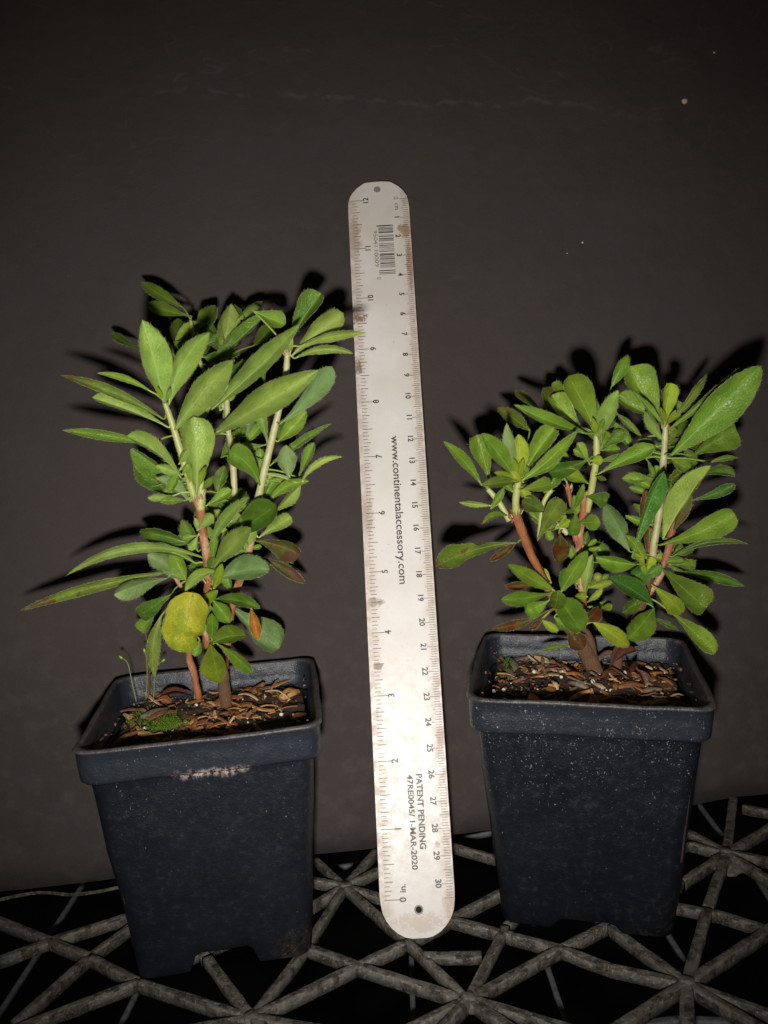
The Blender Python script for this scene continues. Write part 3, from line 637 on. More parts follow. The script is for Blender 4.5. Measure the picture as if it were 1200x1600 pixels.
# ------------------------------------------------------------------ plants
PROF = {
 'o': [(0, .07), (.1, .12), (.2, .24), (.35, .52), (.5, .82), (.62, .98), (.7, 1), (.8, .90), (.88, .68), (.95, .36), (1, 0)],
 'e': [(0, .06), (.1, .26), (.2, .5), (.35, .83), (.5, 1), (.62, .98), (.75, .83), (.87, .54), (.95, .26), (1, 0)],
 'r': [(0, .07), (.1, .14), (.2, .26), (.35, .52), (.5, .76), (.65, .95), (.76, 1), (.86, .92), (.93, .72), (.975, .42), (1, 0)],
 'l': [(0, .16), (.1, .28), (.25, .62), (.4, .92), (.52, 1), (.65, .92), (.78, .68), (.9, .34), (1, 0)],
 'c': [(0, .35), (.06, .62), (.15, .86), (.3, 1), (.5, 1), (.68, .95), (.82, .76), (.92, .5), (.97, .28), (1, 0)],
 'x': [(0, .10), (.15, .16), (.3, .34), (.42, .55), (.52, .60), (.6, .62), (.66, .75), (.76, 1), (.86, .80), (.94, .45), (1, 0)],
}
def prof(k, t_):
    P_ = PROF[k]
    for (a, x_), (b, y_) in zip(P_, P_[1:]):
        if t_ <= b:
            f = (t_-a)/(b-a); return x_ + (y_-x_)*f
    return 0
DK = {0: (-.25, -1.9), 1: (-.05, -.8), 2: (.1, .5), 3: (.3, 1.9)}
def filler(spots, seed, n):
    rr = random.Random(seed); out = []
    for _ in range(n):
        (x_, y_, rad, sz, kinds, ks) = rr.choice(spots)
        a = rr.uniform(-math.pi, math.pi); bx, by = x_ + rr.gauss(0, rad*.35), y_ + rr.gauss(0, rad*.45)
        L = sz*rr.uniform(.6, 1.15); a = -math.pi/2 + rr.gauss(0, 1.15)
        out.append((bx, by, bx+L*math.cos(a), by+L*math.sin(a), L*rr.uniform(.16, .28), L*rr.uniform(.16, .28), rr.choice(kinds), rr.choice('eor'), rr.choice(ks), dict(s=1)))
    return out
def plant(name, label, root_px, rootY, stems, leaves, scales):
    base = at_y(*root_px, rootY)
    root = empty(name, base, label, 'plant', 'potted azalea plants'); off = base
    spts = []
    for (mat, pts, hairy) in stems:
        P3 = [at_y(x_, y_, Y_) for (x_, y_, Y_, r) in pts]; R3 = [r*Y_/F*(.86 if mat is M_SB else .92) for (x_, y_, Y_, r) in pts]
        n = max(6, (len(pts)-1)*7); line = smooth_line(P3, n)
        rad = []
        for i in range(n+1):
            t_ = i/n*(len(pts)-1); k = min(int(t_), len(pts)-2); rad.append(R3[k]+(R3[k+1]-R3[k])*(t_-k))
        rad = [r*(1+.10*noise.noise(line[i]*2.0)) + (.10*r if i % 7 == 3 else 0) for i, r in enumerate(rad)]
        wig = .0 if hairy else .05
        line = [p + Vector((noise.noise(p*1.3), noise.noise(p*1.3+Vector((5, 5, 5))), 0))*wig for p in line]
        for i in range(n+1):
            t_ = i/n*(len(pts)-1); k = min(int(t_), len(pts)-2); f = t_-k
            spts.append((pts[k][0]+(pts[k+1][0]-pts[k][0])*f, pts[k][1]+(pts[k+1][1]-pts[k][1])*f, line[i]))
        bm = bmesh.new(); tube(bm, [p-off for p in line], rad, 12, jitter=.04 if not hairy else .02)
        if hairy:
            for _ in range(int(26*sum((line[i+1]-line[i]).length for i in range(n)))):
                i = random.randrange(n); a = Vector((random.gauss(0, 1), random.gauss(0, 1), random.gauss(0, .3))).normalized()
                p = line[i] + (line[i+1]-line[i])*random.random() - off + a*rad[i]*.9
                hair(bm, p, a + Vector((0, 0, random.uniform(-.1, .5))), random.uniform(.04, .11))
        else:      # bud scars and peeling scales
            for _ in range(int(5*sum((line[i+1]-line[i]).length for i in range(n)))):
                i = random.randrange(n); a = Vector((random.gauss(0, 1), random.gauss(0, 1), 0)).normalized()
                p = line[i]-off+a*rad[i]
                hair(bm, p, a*.5+Vector((0, 0, 1)), random.uniform(.05, .14), .018, 0)
        link('stem', bm, [mat, M_HAIR], root)
    cnt = 0; rest = bmesh.new(); order = 'PMDBSGYORWKC'
    for li, lf in enumerate(leaves):
        (x0, y0, x1, y1, wl, wr, kind, shp, k) = lf[:9]
        ex = lf[9] if len(lf) > 9 else {}
        bend = ex.get('b', 0) or random.uniform(-.035, .035)*math.hypot(x1-x0, y1-y0)
        curl = random.uniform(-.12, .22)
        # the nearest stem point gives the depth at which the blade starts
        best = min(spts, key=lambda s: (s[0]-x0)**2+(s[1]-y0)**2)
        dist = math.hypot(best[0]-x0, best[1]-y0)
        if 's' in ex and dist > 9:
            f = (dist-8)/dist; ddx, ddy = (best[0]-x0)*f, (best[1]-y0)*f; x0 += ddx; y0 += ddy; x1 += ddx*.45; y1 += ddy*.45; dist = 8
        Y0 = best[2].y + DK[k][0] + min(.4, dist*.01)*(1 if k > 1 else -1); Y0 = ex.get('Y0', Y0); Y1 = ex.get('Y1', Y0 + DK[k][1]*min(1.2, .35+math.hypot(x1-x0, y1-y0)/110))
        Ym = (Y0+Y1)/2; pc = Ym/F
        dx, dy = x1-x0, y1-y0; Lp = math.hypot(dx, dy); dx /= Lp; dy /= Lp; nx_, ny_ = dy, -dx
        W_ = max(wl, wr)*ex.get('fw', 1.16); dl = math.sqrt(max(0, W_*W_-wl*wl)); dr = math.sqrt(max(0, W_*W_-wr*wr))
        fs = ex.get('f', 1 if kind in 'PB' else -1)     # margins curl away from us (underside) or towards us
        if wl < .45*wr or wr < .45*wl: cs = .25
        else: cs = 1
        NT_, NS = 26, 5
        Lc = Lp*pc; bow = ex.get('bow', random.choice((-1, 1))*random.uniform(.04, .13))*Lc
        bm = bmesh.new(); uvl = bm.loops.layers.uv.new('UVMap')
        ctr = []
        for i in range(NT_+1):
            s = i/NT_
            bb = 4*s*(1-s)*bend
            cx_ = x0 + (x1-x0)*s + nx_*bb; cy_ = y0 + (y1-y0)*s + ny_*bb
            ctr.append((cx_, cy_, Y0 + (Y1-Y0)*s + bow*4*s*(1-s) + curl*Lc*max(0, s-.6)**2*2.2))
        rows = []; seedv = Vector((x0*.13, y0*.17, cnt))
        for i in range(NT_+1):
            s = i/NT_; a = ctr[max(0, i-1)]; b = ctr[min(NT_, i+1)]
            tx, ty = b[0]-a[0], b[1]-a[1]; tl = math.hypot(tx, ty) or 1; tx /= tl; ty /= tl; lx, ly = ty, -tx
            pw = prof(shp, s); C3 = at_y(*ctr[i]) - off
            row = []
            for j in range(-NS, NS+1):
                u = j/NS; au = abs(u)
                wpx = (wl if u < 0 else wr)*pw; dd = (dl if u < 0 else dr)*pw
                if shp == 'x' and u > 0: wpx *= 1.0 if s < .5 else 1.35
                if 'n' in ex and u*ex['n'][0] > 0: wpx *= 1 - ex['n'][3]*math.exp(-((s-ex['n'][1])/ex['n'][2])**2)
                edge_n = 1 + (.05*noise.noise(Vector((s*9, u*2, 0))+seedv))*au
                sg = -1 if u > 0 else 1          # left normal for negative u
                side = (RT*(lx*sg) - UP*(ly*sg))
                z_ = fs*(dd*(au**1.35) + .34*W_*pw*(au*au - au*.55))
                rip = .13*W_*pw*noise.noise(Vector((s*5.5, u*2.6, 7))+seedv) + .08*W_*au*math.sin(s*13+cnt*1.7+(u > 0)*2)*pw
                row.append(bm.verts.new(C3 + side*(wpx*au*edge_n*pc) + fwd*((z_+rip)*pc)))
            rows.append(row)
        for i in range(NT_):
            for j in range(2*NS):
                f = bm.faces.new((rows[i][j], rows[i][j+1], rows[i+1][j+1], rows[i+1][j]))
                for lp, (ii, jj) in zip(f.loops, ((i, j), (i, j+1), (i+1, j+1), (i+1, j))): lp[uvl].uv = (jj/(2*NS), ii/NT_)
        # midrib stands a little proud of the underside
        mid = [rows[i][NS].co - fwd*(.010) for i in range(0, NT_-2)]
        tr = tube(bm, mid, [max(.008, .022*(1-i/NT_)*min(1.3, W_/16)) for i in range(len(mid))], 6)
        for f in bm.faces:
            if not any(l[uvl].uv.length for l in f.loops):
                for l in f.loops: l[uvl].uv = (.5, .3)
        # petiole to the stem
        if 5 < dist < 120:
            e = best[2]-off; a = rows[0][NS].co; n0 = len(bm.faces)
            tube(bm, smooth_line([e, (e+a)/2 + Vector((0, 0, .06)), a, rows[2][NS].co], 8), [.035]*5+[.03]*4, 6)
            bm.faces.ensure_lookup_table()
            for f in bm.faces[n0:]:
                for l in f.loops: l[uvl].uv = (.5, .1)
        # fringe of bristles
        if Lp > 30:
            for sd in (0, 2*NS):
                i = 2.0
                while i < NT_-1:
                    k_ = int(i); f_ = i-k_
                    p = rows[k_][sd].co.lerp(rows[k_+1][sd].co, f_)
                    inner = rows[k_][sd+(1 if sd == 0 else -1)].co
                    tang = (rows[k_+1][sd].co-rows[k_][sd].co).normalized()
                    hair(bm, p, (p-inner).normalized()*.8 + tang*random.uniform(.3, .9) + Vector((random.gauss(0, .15), random.gauss(0, .25), random.gauss(0, .15))), random.choice((.04, .06, .08, .11, .13))*random.uniform(.8, 1.2), .0042)
                    i += random.uniform(.25, 1.1)*60/max(40, Lp)
        if li >= 99:        # past a hundred leaves the smallest go into one part
            for f in bm.faces: f.material_index = order.index(kind) if f.material_index == 0 else len(order)
            me_ = bpy.data.meshes.new('tmp'); bm.to_mesh(me_); bm.free(); rest.from_mesh(me_); bpy.data.meshes.remove(me_); cnt += 1; continue
        o = link('leaf', bm, [LM[kind], M_HAIR], root)
        if kind in 'YOWRC': o['label'] = {'Y': 'yellowing leaf', 'O': 'small orange leaf', 'W': 'withered brown-tipped leaf', 'R': 'reddish olive leaf', 'C': 'coral red leaf'}[kind]
        cnt += 1
    if len(rest.verts):
        o = link('small_leaves', rest, [LM[k] for k in order] + [M_HAIR], root); o['kind'] = 'stuff'
    # bud scales round the joints between old and new wood
    for (x_, y_, Y_, r_) in scales:
        bm = bmesh.new(); p = at_y(x_, y_, Y_)-off
        for k in range(11):
            a = k*2.4; d = Vector((math.cos(a), math.sin(a), 0)); r = r_*Y_/F
            hair(bm, p + d*r*.9 + Vector((0, 0, random.uniform(-.12, .12))), d*random.uniform(.35, .8) + Vector((0, 0, 1)), random.uniform(.16, .3), random.uniform(.03, .06), random.choice((0, 0, 1)))
        link('bud_scales', bm, [M_SB, M_SP], root)
    return root

SL = 31.3; S2 = 32.0
stemsL = [
 (M_SB, [(324,1012,33.0,6),(320,960,32.6,6.5),(325,905,32.2,7.5),(320,850,31.8,7.8),(311,795,31.4,8.5),(304,778,31.3,8)], False),
 (M_SG, [(305,782,31.3,6.5),(287,722,31.1,6),(270,665,31.0,5.5),(257,628,30.9,4.5)], True),
 (M_SG, [(313,796,31.4,8),(314,760,31.3,8),(307,735,31.2,5)], True),
 (M_SO, [(352,1102,33.6,11),(350,1072,33.4,10),(345,1040,33.2,8),(330,1010,33.0,6)], False),
 (M_SB, [(310,1092,33.2,6.5),(304,1055,33.1,6.5),(296,1018,33.0,6),(318,965,32.7,5)], False),
 (M_SB, [(350,1045,33.6,7),(362,950,33.4,7),(378,895,33.1,7),(392,850,32.7,7),(399,800,32.3,6)], False),
 (M_SP, [(399,800,32.3,6.5),(412,740,32.0,6.5),(424,690,31.9,6.3),(436,640,31.8,5.5),(446,590,31.8,5),(449,552,31.8,5)], True),
 (M_SP, [(372,890,33.6,5),(366,760,33.3,5.5),(362,700,33.3,5.5),(356,665,33.4,5),(352,560,33.8,4)], True),
 (M_SB, [(449,556,31.8,5.5),(450,545,31.8,4.5)], False),
 (M_SB, [(330,960,33.0,4),(290,925,32.6,4),(268,893,32.2,3.5)], False),
 (M_SG, [(352,640,33.8,3.5),(310,560,34.2,3.5),(298,500,34.6,3)], True),
]
D = dict
leavesL = [
 (256,630,222,499,23,25,'P','e',0,D(b=-2,fw=1.12)), (264,632,328,519,20,15,'P','e',0,D(b=13)), (273,672,364,562,24,20,'P','e',0,D(b=4,Y1=28.9)),
 (236,612,151,583,5,5,'M','l',1,D(b=-6)), (256,655,92,586,8,8,'K','l',1,D(b=-8)), (264,668,143,621,4,16,'P','r',1,D(b=-3)),
 (222,548,172,521,6,6,'D','o',3), (285,480,219,441,9,9,'M','e',3), (300,494,229,475,11,9,'M','o',3),
 (288,550,278,497,12,13,'K','e',3), (272,545,329,507,12,4,'M','l',2,D(b=8)), (258,600,255,525,4,15,'P','e',2),
 (345,562,361,474,19,19,'P','e',2), (325,572,424,481,13,7,'D','l',1,D(b=-2)), (372,500,410,471,9,10,'P','e',3), (396,486,447,506,14,12,'M','r',2),
 (452,532,502,458,20,14,'D','r',2), (456,556,537,489,21,14,'P','r',1,D(b=3)), (468,541,573,520,8,6,'P','l',0,D(b=5)), (460,560,553,553,8,4,'P','l',1,D(b=10)),
 (330,640,471,504,25,6,'P','l',0,D(b=-4,Y1=29.6)), (331,680,500,577,30,14,'P','l',0,D(b=-1,Y1=28.6)), (436,663,519,572,16,15,'B','r',0,D(b=-6)),
 (418,692,400,628,11,8,'P','r',1), (434,690,479,642,12,14,'M','e',2), (384,682,392,640,8,7,'B','e',2), (378,700,412,660,8,8,'M','o',2),
 (421,728,518,661,6,6,'D','l',1,D(b=3)), (452,746,447,695,15,15,'B','e',1), (466,746,491,691,9,7,'M','o',2), (470,756,536,714,5,5,'P','l',1,D(b=13)),
 (406,758,358,706,16,20,'M','r',0,D(b=-8)), (413,778,432,738,10,16,'M','e',2), (420,784,484,752,8,9,'M','l',1,D(b=9)), (430,798,470,757,7,11,'P','l',1),
 (350,848,432,789,24,20,'D','r',0,D(Y1=30.6)), (334,886,392,824,20,12,'P','e',0,D(Y1=29.4)), (328,856,390,776,11,7,'P','l',0,D(b=9)), (404,840,456,808,13,9,'P','r',1),
 (331,880,338,825,6,6,'M','l',1), (400,845,470,868,13,20,'W','r',1,D(b=4)), (412,872,478,912,8,9,'W','e',2,D(b=3)), (340,905,422,890,24,17,'B','e',0,D(b=6,Y1=30.6)),
 (284,748,197,681,6,17,'P','r',0,D(b=-9)), (238,694,96,672,8,7,'M','l',1,D(b=-2)), (284,756,204,700,20,8,'M','e',2), (266,772,210,720,18,8,'D','e',2),
 (294,781,242,747,8,15,'B','e',1,D(b=-3)), (272,774,230,778,6,6,'P','o',1), (290,782,249,783,6,6,'M','e',1), (307,772,302,650,26,26,'P','r',1,D(Y1=30.2)),
 (301,765,293,715,6,6,'M','l',1), (298,850,217,830,15,10,'D','e',2), (310,862,284,812,11,11,'D','e',2),
 (318,872,101,901,8,9,'P','l',0,D(b=-29,Y1=30.4)), (305,880,196,868,4,12,'M','l',1,D(b=-14)), (288,898,230,866,16,12,'B','r',1), (292,908,268,862,13,13,'M','e',1),
 (272,893,27,956,9,8,'K','l',1,D(b=-8,Y1=31)), (262,903,177,930,18,11,'B','r',0,D(b=-3)), (268,928,217,962,15,13,'S','r',0), (244,952,218,986,11,11,'M','r',2), (252,962,242,1059,9,12,'P','l',0,D(b=-8)),
 (302,926,280,1019,35,31,'Y','c',0,D(Y0=30.2,Y1=28.9,fw=1.12,n=(-1,.66,.05,.35))), (340,893,289,924,7,11,'P','e',0,D(b=-9)), (333,922,347,880,6,9,'G','e',0), (314,947,341,922,7,9,'G','e',0),
 (336,936,407,951,13,6,'D','e',0,D(b=5)), (333,938,360,973,14,11,'M','e',1), (331,1001,331,958,10,11,'M','e',0), (332,1004,385,993,20,8,'M','e',0,D(b=4)),
 (336,1004,395,1052,10,11,'M','o',0,D(b=3)), (329,1006,344,1067,20,21,'G','e',0,D(Y1=29.6)), (312,1000,304,1026,9,9,'M','e',1), (362,948,437,1014,27,23,'B','r',2,D(b=-2)),
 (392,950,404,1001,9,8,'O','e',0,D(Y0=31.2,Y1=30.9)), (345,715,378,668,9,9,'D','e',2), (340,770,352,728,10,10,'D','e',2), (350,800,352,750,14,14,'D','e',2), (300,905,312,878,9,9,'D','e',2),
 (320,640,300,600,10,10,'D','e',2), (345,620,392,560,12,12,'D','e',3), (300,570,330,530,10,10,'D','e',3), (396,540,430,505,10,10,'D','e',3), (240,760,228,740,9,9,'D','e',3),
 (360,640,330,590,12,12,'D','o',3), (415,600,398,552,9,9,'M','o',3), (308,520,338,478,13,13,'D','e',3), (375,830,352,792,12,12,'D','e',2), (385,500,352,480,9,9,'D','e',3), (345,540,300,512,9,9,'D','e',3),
]
leavesL += filler([(300,690,22,42,'MDK',(2,2,3)),(400,700,28,46,'MDP',(2,2,3)),(340,540,36,46,'MDK',(3,3,2)),(270,790,22,40,'MD',(2,3)),(375,800,30,42,'MDK',(2,2,3)),(345,900,30,40,'MDG',(2,2,1)),(290,900,26,36,'MBD',(2,1)),(330,970,18,30,'MG',(1,2)),(440,760,18,32,'MP',(2,2)),(335,640,20,40,'MP',(1,2)),(385,850,20,36,'MP',(1,2)),(300,830,20,36,'MP',(1,2)),(275,740,16,36,'MP',(2,1)),(350,800,20,36,'MGP',(1,2))], 4, 84)
leavesL += [(257,628,246,604,4,4,'G','l',0),(259,628,266,606,4,4,'P','l',0),(449,552,440,528,4,4,'G','l',1),(450,550,456,524,4,4,'P','l',1),(312,760,322,730,6,5,'G','e',0),(316,765,334,744,5,6,'M','e',0),(355,670,350,640,5,5,'P','e',2)]
plantL = plant('azalea_plant', 'taller hairy-leaved young azalea with pale leaf undersides and one yellow leaf, left pot', (345, 1098), 33.4, stemsL, leavesL, [(306,784,31.3,7),(314,776,31.3,7),(399,802,32.2,7),(449,552,31.8,5.5),(325,905,32.2,7),(333,1003,33,5)])

stemsR = [
 (M_SO, [(932,1058,34.2,13),(922,1030,34.1,15),(905,1000,33.8,10),(880,975,33.4,8)], False),
 (M_SB, [(898,995,33.7,7.5),(868,942,33.0,7),(845,895,32.6,7),(822,850,32.2,8),(806,803,31.8,8.5)], False),
 (M_SG, [(807,806,31.8,6.5),(806,780,31.6,6.5),(811,748,31.4,5.5)], True),
 (M_SG, [(796,814,31.8,5),(780,785,31.9,5),(762,764,32.0,4.5)], True),
 (M_SO, [(930,1050,34.2,9),(922,1000,34.0,8),(905,975,33.8,6),(912,950,33.6,6)], False),
 (M_SB, [(912,955,33.6,6),(908,905,33.2,7),(905,850,32.8,7),(911,800,32.5,7.5),(915,768,32.3,7)], False),
 (M_SB, [(900,845,32.8,6),(900,825,32.7,6)], False),
 (M_SG, [(918,800,32.4,5),(925,760,32.1,6),(932,715,31.8,6),(932,680,31.7,5.5)], True),
 (M_SB, [(896,800,32.8,4),(889,768,32.9,4.5),(886,756,32.9,3)], False),
 (M_SP, [(888,834,32.6,5),(872,818,32.6,5)], False),
 (M_SP, [(1019,878,32.6,6.5),(1022,850,32.5,6.5),(1030,800,32.4,6),(1035,740,32.2,6),(1038,700,32.0,5.5),(1040,664,31.9,4.5)], True),
 (M_SB, [(1036,884,32.9,6),(1046,850,32.9,7.5),(1052,820,33.0,6),(1062,790,33.1,4)], False),
 (M_SO, [(962,1055,34.2,8),(968,1020,34.0,8),(985,985,33.8,7),(1008,935,33.4,6.5),(1019,880,32.7,6.5)], False),
 (M_SB, [(1008,935,33.4,6),(1030,905,33.2,6),(1036,880,32.9,6)], False),
 (M_SO, [(930,1035,34.1,4),(948,1020,34.3,4),(962,1022,34.2,4)], False),
 (M_SG, [(862,765,32.6,4.5),(848,790,32.6,4),(842,840,32.5,3.5)], True),
]
leavesR = [
 (752,757,692,689,9,9,'M','l',0,D(b=-4,f=-1)), (764,750,745,679,18,16,'M','r',1), (803,744,752,677,13,14,'M','e',0), (807,742,792,660,10,10,'B','l',0),
 (812,745,810,678,13,13,'G','e',0,D(Y1=29.9)), (816,744,867,669,20,10,'M','r',1,D(b=3)), (814,752,903,672,11,9,'M','l',0,D(b=-4,f=-1)), (820,748,882,706,8,9,'D','l',1), (811,753,751,759,7,10,'K','l',0,D(b=-2)),
 (807,748,772,738,6,5,'G','e',0), (814,766,862,757,13,9,'M','r',0), (768,790,717,785,5,4,'P','l',1), (767,795,788,762,6,6,'M','l',1), (792,806,754,818,4,7,'M','l',0,D(b=-6)),
 (828,674,776,637,10,10,'K','e',3), (918,678,802,632,9,11,'M','l',0,D(b=3,f=-1)), (850,644,803,611,6,7,'K','o',3), (858,652,857,604,12,12,'K','r',3), (908,668,862,617,15,17,'M','r',2),
 (935,684,888,587,21,21,'M','r',0,D(b=-2,Y1=29.6)), (935,686,966,609,12,14,'P','e',0), (893,618,862,599,7,7,'M','r',3), (922,716,857,738,14,11,'D','r',1,D(b=3)), (920,756,880,736,11,10,'G','o',1),
 (934,741,1024,698,15,10,'M','o',0,D(b=2,Y1=30.2)), (932,722,976,713,5,5,'D','o',1), (930,744,948,750,4,4,'M','l',0), (840,845,878,780,15,14,'K','r',0,D(b=3)), (857,802,815,783,13,14,'K','r',1),
 (900,799,893,837,10,10,'M','r',0), (906,816,938,815,12,12,'M','e',0,D(Y1=31)), (916,776,949,783,11,13,'D','r',0), (875,834,872,880,13,14,'R','e',0), (900,806,897,774,9,9,'M','e',1), (896,798,912,756,6,6,'M','l',0),
 (984,862,945,788,15,17,'B','e',1,D(b=-2)), (988,872,1037,736,12,16,'S','o',0,D(b=4,Y1=29.9)), (1000,822,1009,766,9,8,'C','e',1), (1012,870,1018,805,12,10,'C','e',2), (1036,842,1112,727,25,13,'P','e',0,D(b=4,Y1=30.2)), (1052,830,1080,770,9,9,'W','l',1),
 (1029,852,1149,803,20,17,'M','r',0,D(b=-5,Y1=29.8)), (1050,870,1171,851,6,4,'D','l',1,D(b=13)), (1078,782,1149,756,9,7,'S','o',1,D(b=-4)), (1098,742,1149,744,10,6,'D','e',2,D(b=6)), (1110,722,1155,716,4,4,'M','l',2,D(b=3)),
 (1048,712,1190,571,27,27,'M','e',0,D(b=-1,Y0=31,Y1=29.5,fw=1.12)), (1043,672,1155,574,6,7,'M','l',1,D(b=-3)), (1056,650,1105,583,6,6,'K','l',2,D(b=-2)), (1038,667,1049,598,11,12,'G','r',0,D(Y1=30.8)),
 (1036,660,984,572,24,27,'M','r',2,D(b=4)), (955,606,982,555,9,9,'M','e',2), (1034,652,963,618,12,17,'M','r',2,D(b=4)), (1036,662,997,617,5,5,'M','l',1), (1036,688,1008,642,8,9,'P','e',1), (1004,684,962,645,5,5,'D','l',2), (992,706,958,660,8,7,'M','e',2),
 (1028,698,994,689,4,7,'M','e',1), (1044,724,1042,672,16,18,'B','c',3), (1082,712,1151,672,22,23,'M','r',2), (1048,716,1078,735,11,11,'M','e',2), (1010,716,1028,768,6,8,'M','o',2), (1068,700,1085,730,8,8,'D','e',2),
 (808,848,680,886,14,17,'K','x',0,D(b=-8,f=-1,n=(1,.43,.07,.5))), (808,846,765,877,5,7,'R','e',1), (868,924,793,882,11,12,'M','e',0,D(b=1,Y1=30.3)), (866,925,782,937,11,12,'M','o',0,D(b=3)), (832,914,788,917,6,7,'R','e',1), (876,926,918,860,13,13,'M','e',0),
 (877,924,886,886,12,8,'M','e',1), (872,925,866,951,13,13,'D','c',0), (858,938,820,956,13,13,'M','r',1), (876,936,909,986,21,20,'M','c',0,D(Y1=30.6)), (866,964,886,981,9,9,'M','e',1), (838,965,768,983,7,8,'R','e',1), (852,964,828,983,5,5,'R','o',1),
 (846,968,873,986,6,7,'G','e',1), (888,982,912,1014,14,16,'R','e',1), (892,1010,842,1019,4,4,'K','l',1,D(b=-4)), (926,972,983,1011,13,14,'G','e',0,D(b=2)), (914,972,936,948,10,12,'R','e',0), (936,950,957,946,6,6,'G','o',0),
 (1022,950,979,999,19,20,'M','e',0,D(Y1=31.2)), (1003,932,973,958,9,10,'D','e',1), (1020,945,951,903,12,18,'S','e',0,D(b=-3)), (1034,886,986,906,16,15,'S','r',1,D(b=-4)), (1034,888,1104,950,23,22,'D','r',0,D(b=-1,Y1=29.8)),
 (1017,913,1066,958,9,18,'G','o',0,D(b=2)), (1046,955,1118,1021,15,14,'M','o',0,D(b=2,Y1=30.4)), (1022,966,1060,985,4,4,'D','l',2), (994,882,930,870,17,8,'M','e',1,D(b=2)), (1036,878,1071,878,7,5,'M','e',1), (1062,893,1164,917,8,9,'D','l',2,D(b=4)),
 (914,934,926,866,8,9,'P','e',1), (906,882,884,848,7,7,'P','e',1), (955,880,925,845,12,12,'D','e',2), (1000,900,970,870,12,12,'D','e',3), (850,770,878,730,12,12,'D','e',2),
]
leavesR += filler([(870,730,24,38,'MDK',(2,3)),(900,790,26,32,'MDK',(1,2,2)),(950,700,20,36,'MD',(2,3)),(985,820,26,38,'MDK',(2,3)),(1000,900,30,38,'MDS',(1,2,2)),(1050,770,26,40,'MD',(2,3)),(1090,700,22,40,'MDK',(2,3)),(1040,620,24,36,'MK',(2,3)),(890,900,26,32,'MGK',(2,1)),(950,930,26,34,'MGK',(2,1)),(850,820,18,30,'MK',(2,)),(1070,880,24,36,'MD',(2,2)),(800,760,14,30,'MG',(1,2)),(900,640,22,38,'MD',(2,3)),(925,860,16,28,'MD',(1,2)),(870,830,20,30,'MG',(1,2)),(900,720,20,34,'MG',(1,2)),(960,880,20,36,'MG',(1,2)),(1000,760,22,34,'M',(2,)),(840,750,18,32,'MG',(1,2))], 9, 108)
leavesR += [(809,744,802,716,5,5,'G','l',0),(811,744,818,716,5,5,'G','l',0),(932,680,926,652,5,5,'G','l',0),(934,680,944,654,5,5,'M','l',0),(1040,664,1032,636,5,5,'G','l',0),(1041,664,1056,640,5,5,'G','l',0)]
plantR = plant('azalea_plant', 'shorter bushy young azalea with bright green leaves and one chewed leaf, right pot', (935, 1055), 34.2, stemsR, leavesR, [(807,803,31.7,7.5),(797,812,31.8,5),(1019,876,32.6,6.5),(914,770,32.3,7),(905,860,32.8,6),(889,768,32.9,4),(1040,668,31.9,4),(873,942,33,5)])
bm = bmesh.new(); bmesh.ops.create_uvsphere(bm, u_segments=16, v_segments=10, radius=.19)
for v_ in bm.verts: v_.co += at_y(934, 902, 32.0) - Vector(plantR.location)/CM
link('bud', bm, LM['G'], plantR)

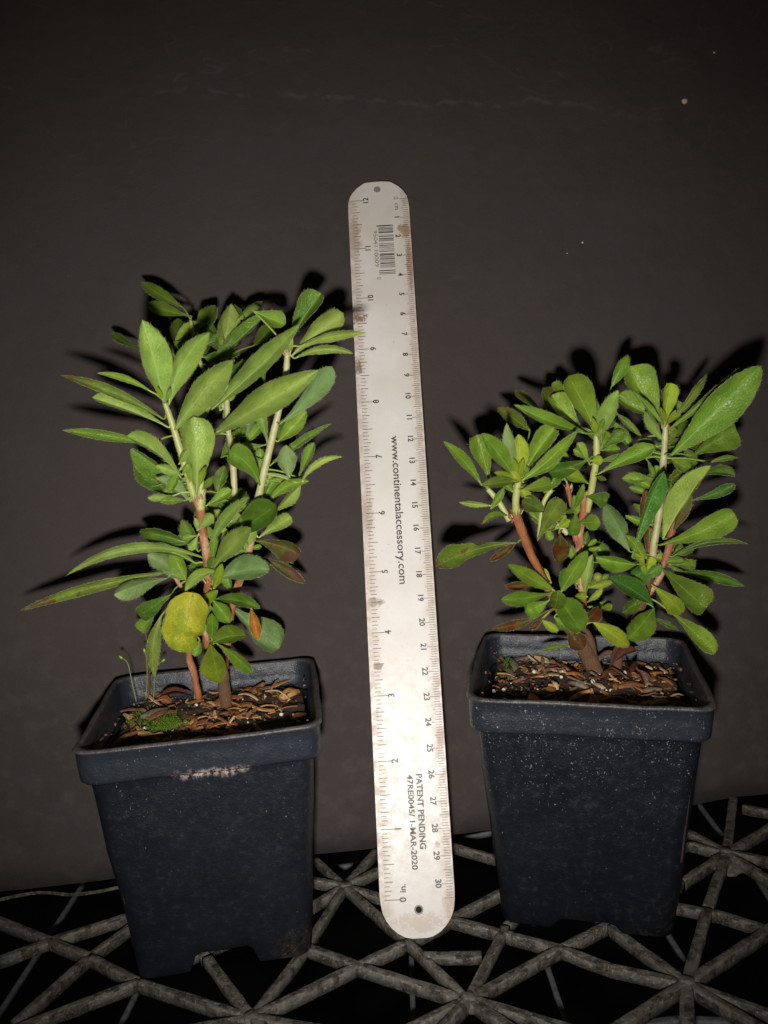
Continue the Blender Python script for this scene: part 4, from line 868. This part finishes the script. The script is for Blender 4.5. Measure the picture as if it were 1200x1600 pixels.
# ------------------------------------------------------------------ small things on the soil
t = NT('seta_red'); M_SETA = t.out((.20, .07, .025), .45)
t = NT('seta_green'); M_SETG = t.out((.20, .24, .05), .45)
t = NT('capsule'); M_CAP = t.out((.22, .38, .02), .35)
for (pts, Y_, mt, lab) in (
  ([(232,1092),(233,1050),(231,1010),(226,985),(222,977)], 33.6, M_SETA, 'reddish moss stalk with a bright green capsule beside the narrow hanging leaf'),
  ([(213,1096),(207,1070),(202,1045),(198,1034),(190,1028)], 33.4, M_SETG, 'thin green moss stalk with bent capsule, leftmost in the left pot'),
  ([(228,1093),(230,1060),(229,1030),(226,1018)], 33.7, M_SETG, 'short green moss stalk crossing the reddish one'),
  ([(240,1090),(242,1060),(246,1040),(254,1033)], 33.9, M_SETG, 'moss stalk with sideways capsule right of the narrow hanging leaf')):
    P3 = [at_y(x_, y_, Y_) for x_, y_ in pts]; base = P3[0]
    r0 = empty('moss_sprout', base, lab, 'moss sprout', 'moss sprouts in the left pot')
    bm = bmesh.new(); tube(bm, [p-base for p in smooth_line(P3, 16)], [.024-.0008*i for i in range(17)], 6); link('stalk', bm, mt, r0)
    d = (P3[-1]-P3[-2]).normalized(); bm = bmesh.new(); L = .2
    tube(bm, [P3[-1]-base+d*L*(s-.3) for s in (0, .15, .4, .7, .9, 1)], [.012, .035, .052, .046, .025, .006], 10); link('capsule', bm, M_CAP, r0)
t = NT('dead_leaf'); v = t.vec(); n1 = t.noise(3, v, 5, .7); M_DL = t.out(t.mix(n1, (.13, .045, .030), (.30, .13, .08)), .38, n1, .8, .001)
def dead_leaf(px, Y_, L, W_, rot, tilt, curl, label):
    p = at_y(*px, Y_); R_ = Matrix.Rotation(rot, 3, 'Z') @ Matrix.Rotation(tilt, 3, 'Y')
    bm = bmesh.new(); rows = []
    for i in range(13):
        s = i/12; wd = W_*prof('e', s)
        rows.append([bm.verts.new(R_ @ Vector(((s-.5)*L, u*wd*math.cos(curl*abs(u)), wd*abs(u)*math.sin(curl*abs(u)) + .25*L*math.sin(math.pi*s)*.5 + .08*noise.noise(Vector((s*4, u*2, px[0]))))))
                     for u in (-1, -.6, -.2, .2, .6, 1)])
    for i in range(12):
        for j in range(5): bm.faces.new((rows[i][j], rows[i][j+1], rows[i+1][j+1], rows[i+1][j]))
    bmesh.ops.solidify(bm, geom=bm.faces[:], thickness=.02)
    o = link('dead_leaf', bm, M_DL); o.location = p*CM
    tag(o, label, 'dead leaf', 'dead leaves on the soil')
dead_leaf((985,1050), 33.0, 1.3, .45, 1.2, .5, 1.0, 'curled red-brown dead leaf standing upright on the right pot soil')
dead_leaf((975,1030), 33.6, 1.4, .5, .2, -.4, 1.2, 'dark brown shrivelled dead leaf against the right plant base')
dead_leaf((958,1060), 33.2, 1.1, .35, 2.4, .3, 1.0, 'flat brown dead leaf just right of the right plant trunk')
dead_leaf((270,1090), 33.9, 1.5, .38, .2, .0, .4, 'reddish brown dead leaf lying left of the front stem in the left pot')
dead_leaf((1000,1060), 32.6, .9, .3, -1.0, .9, .8, 'small tan dead leaf on its edge, right part of the right pot soil')
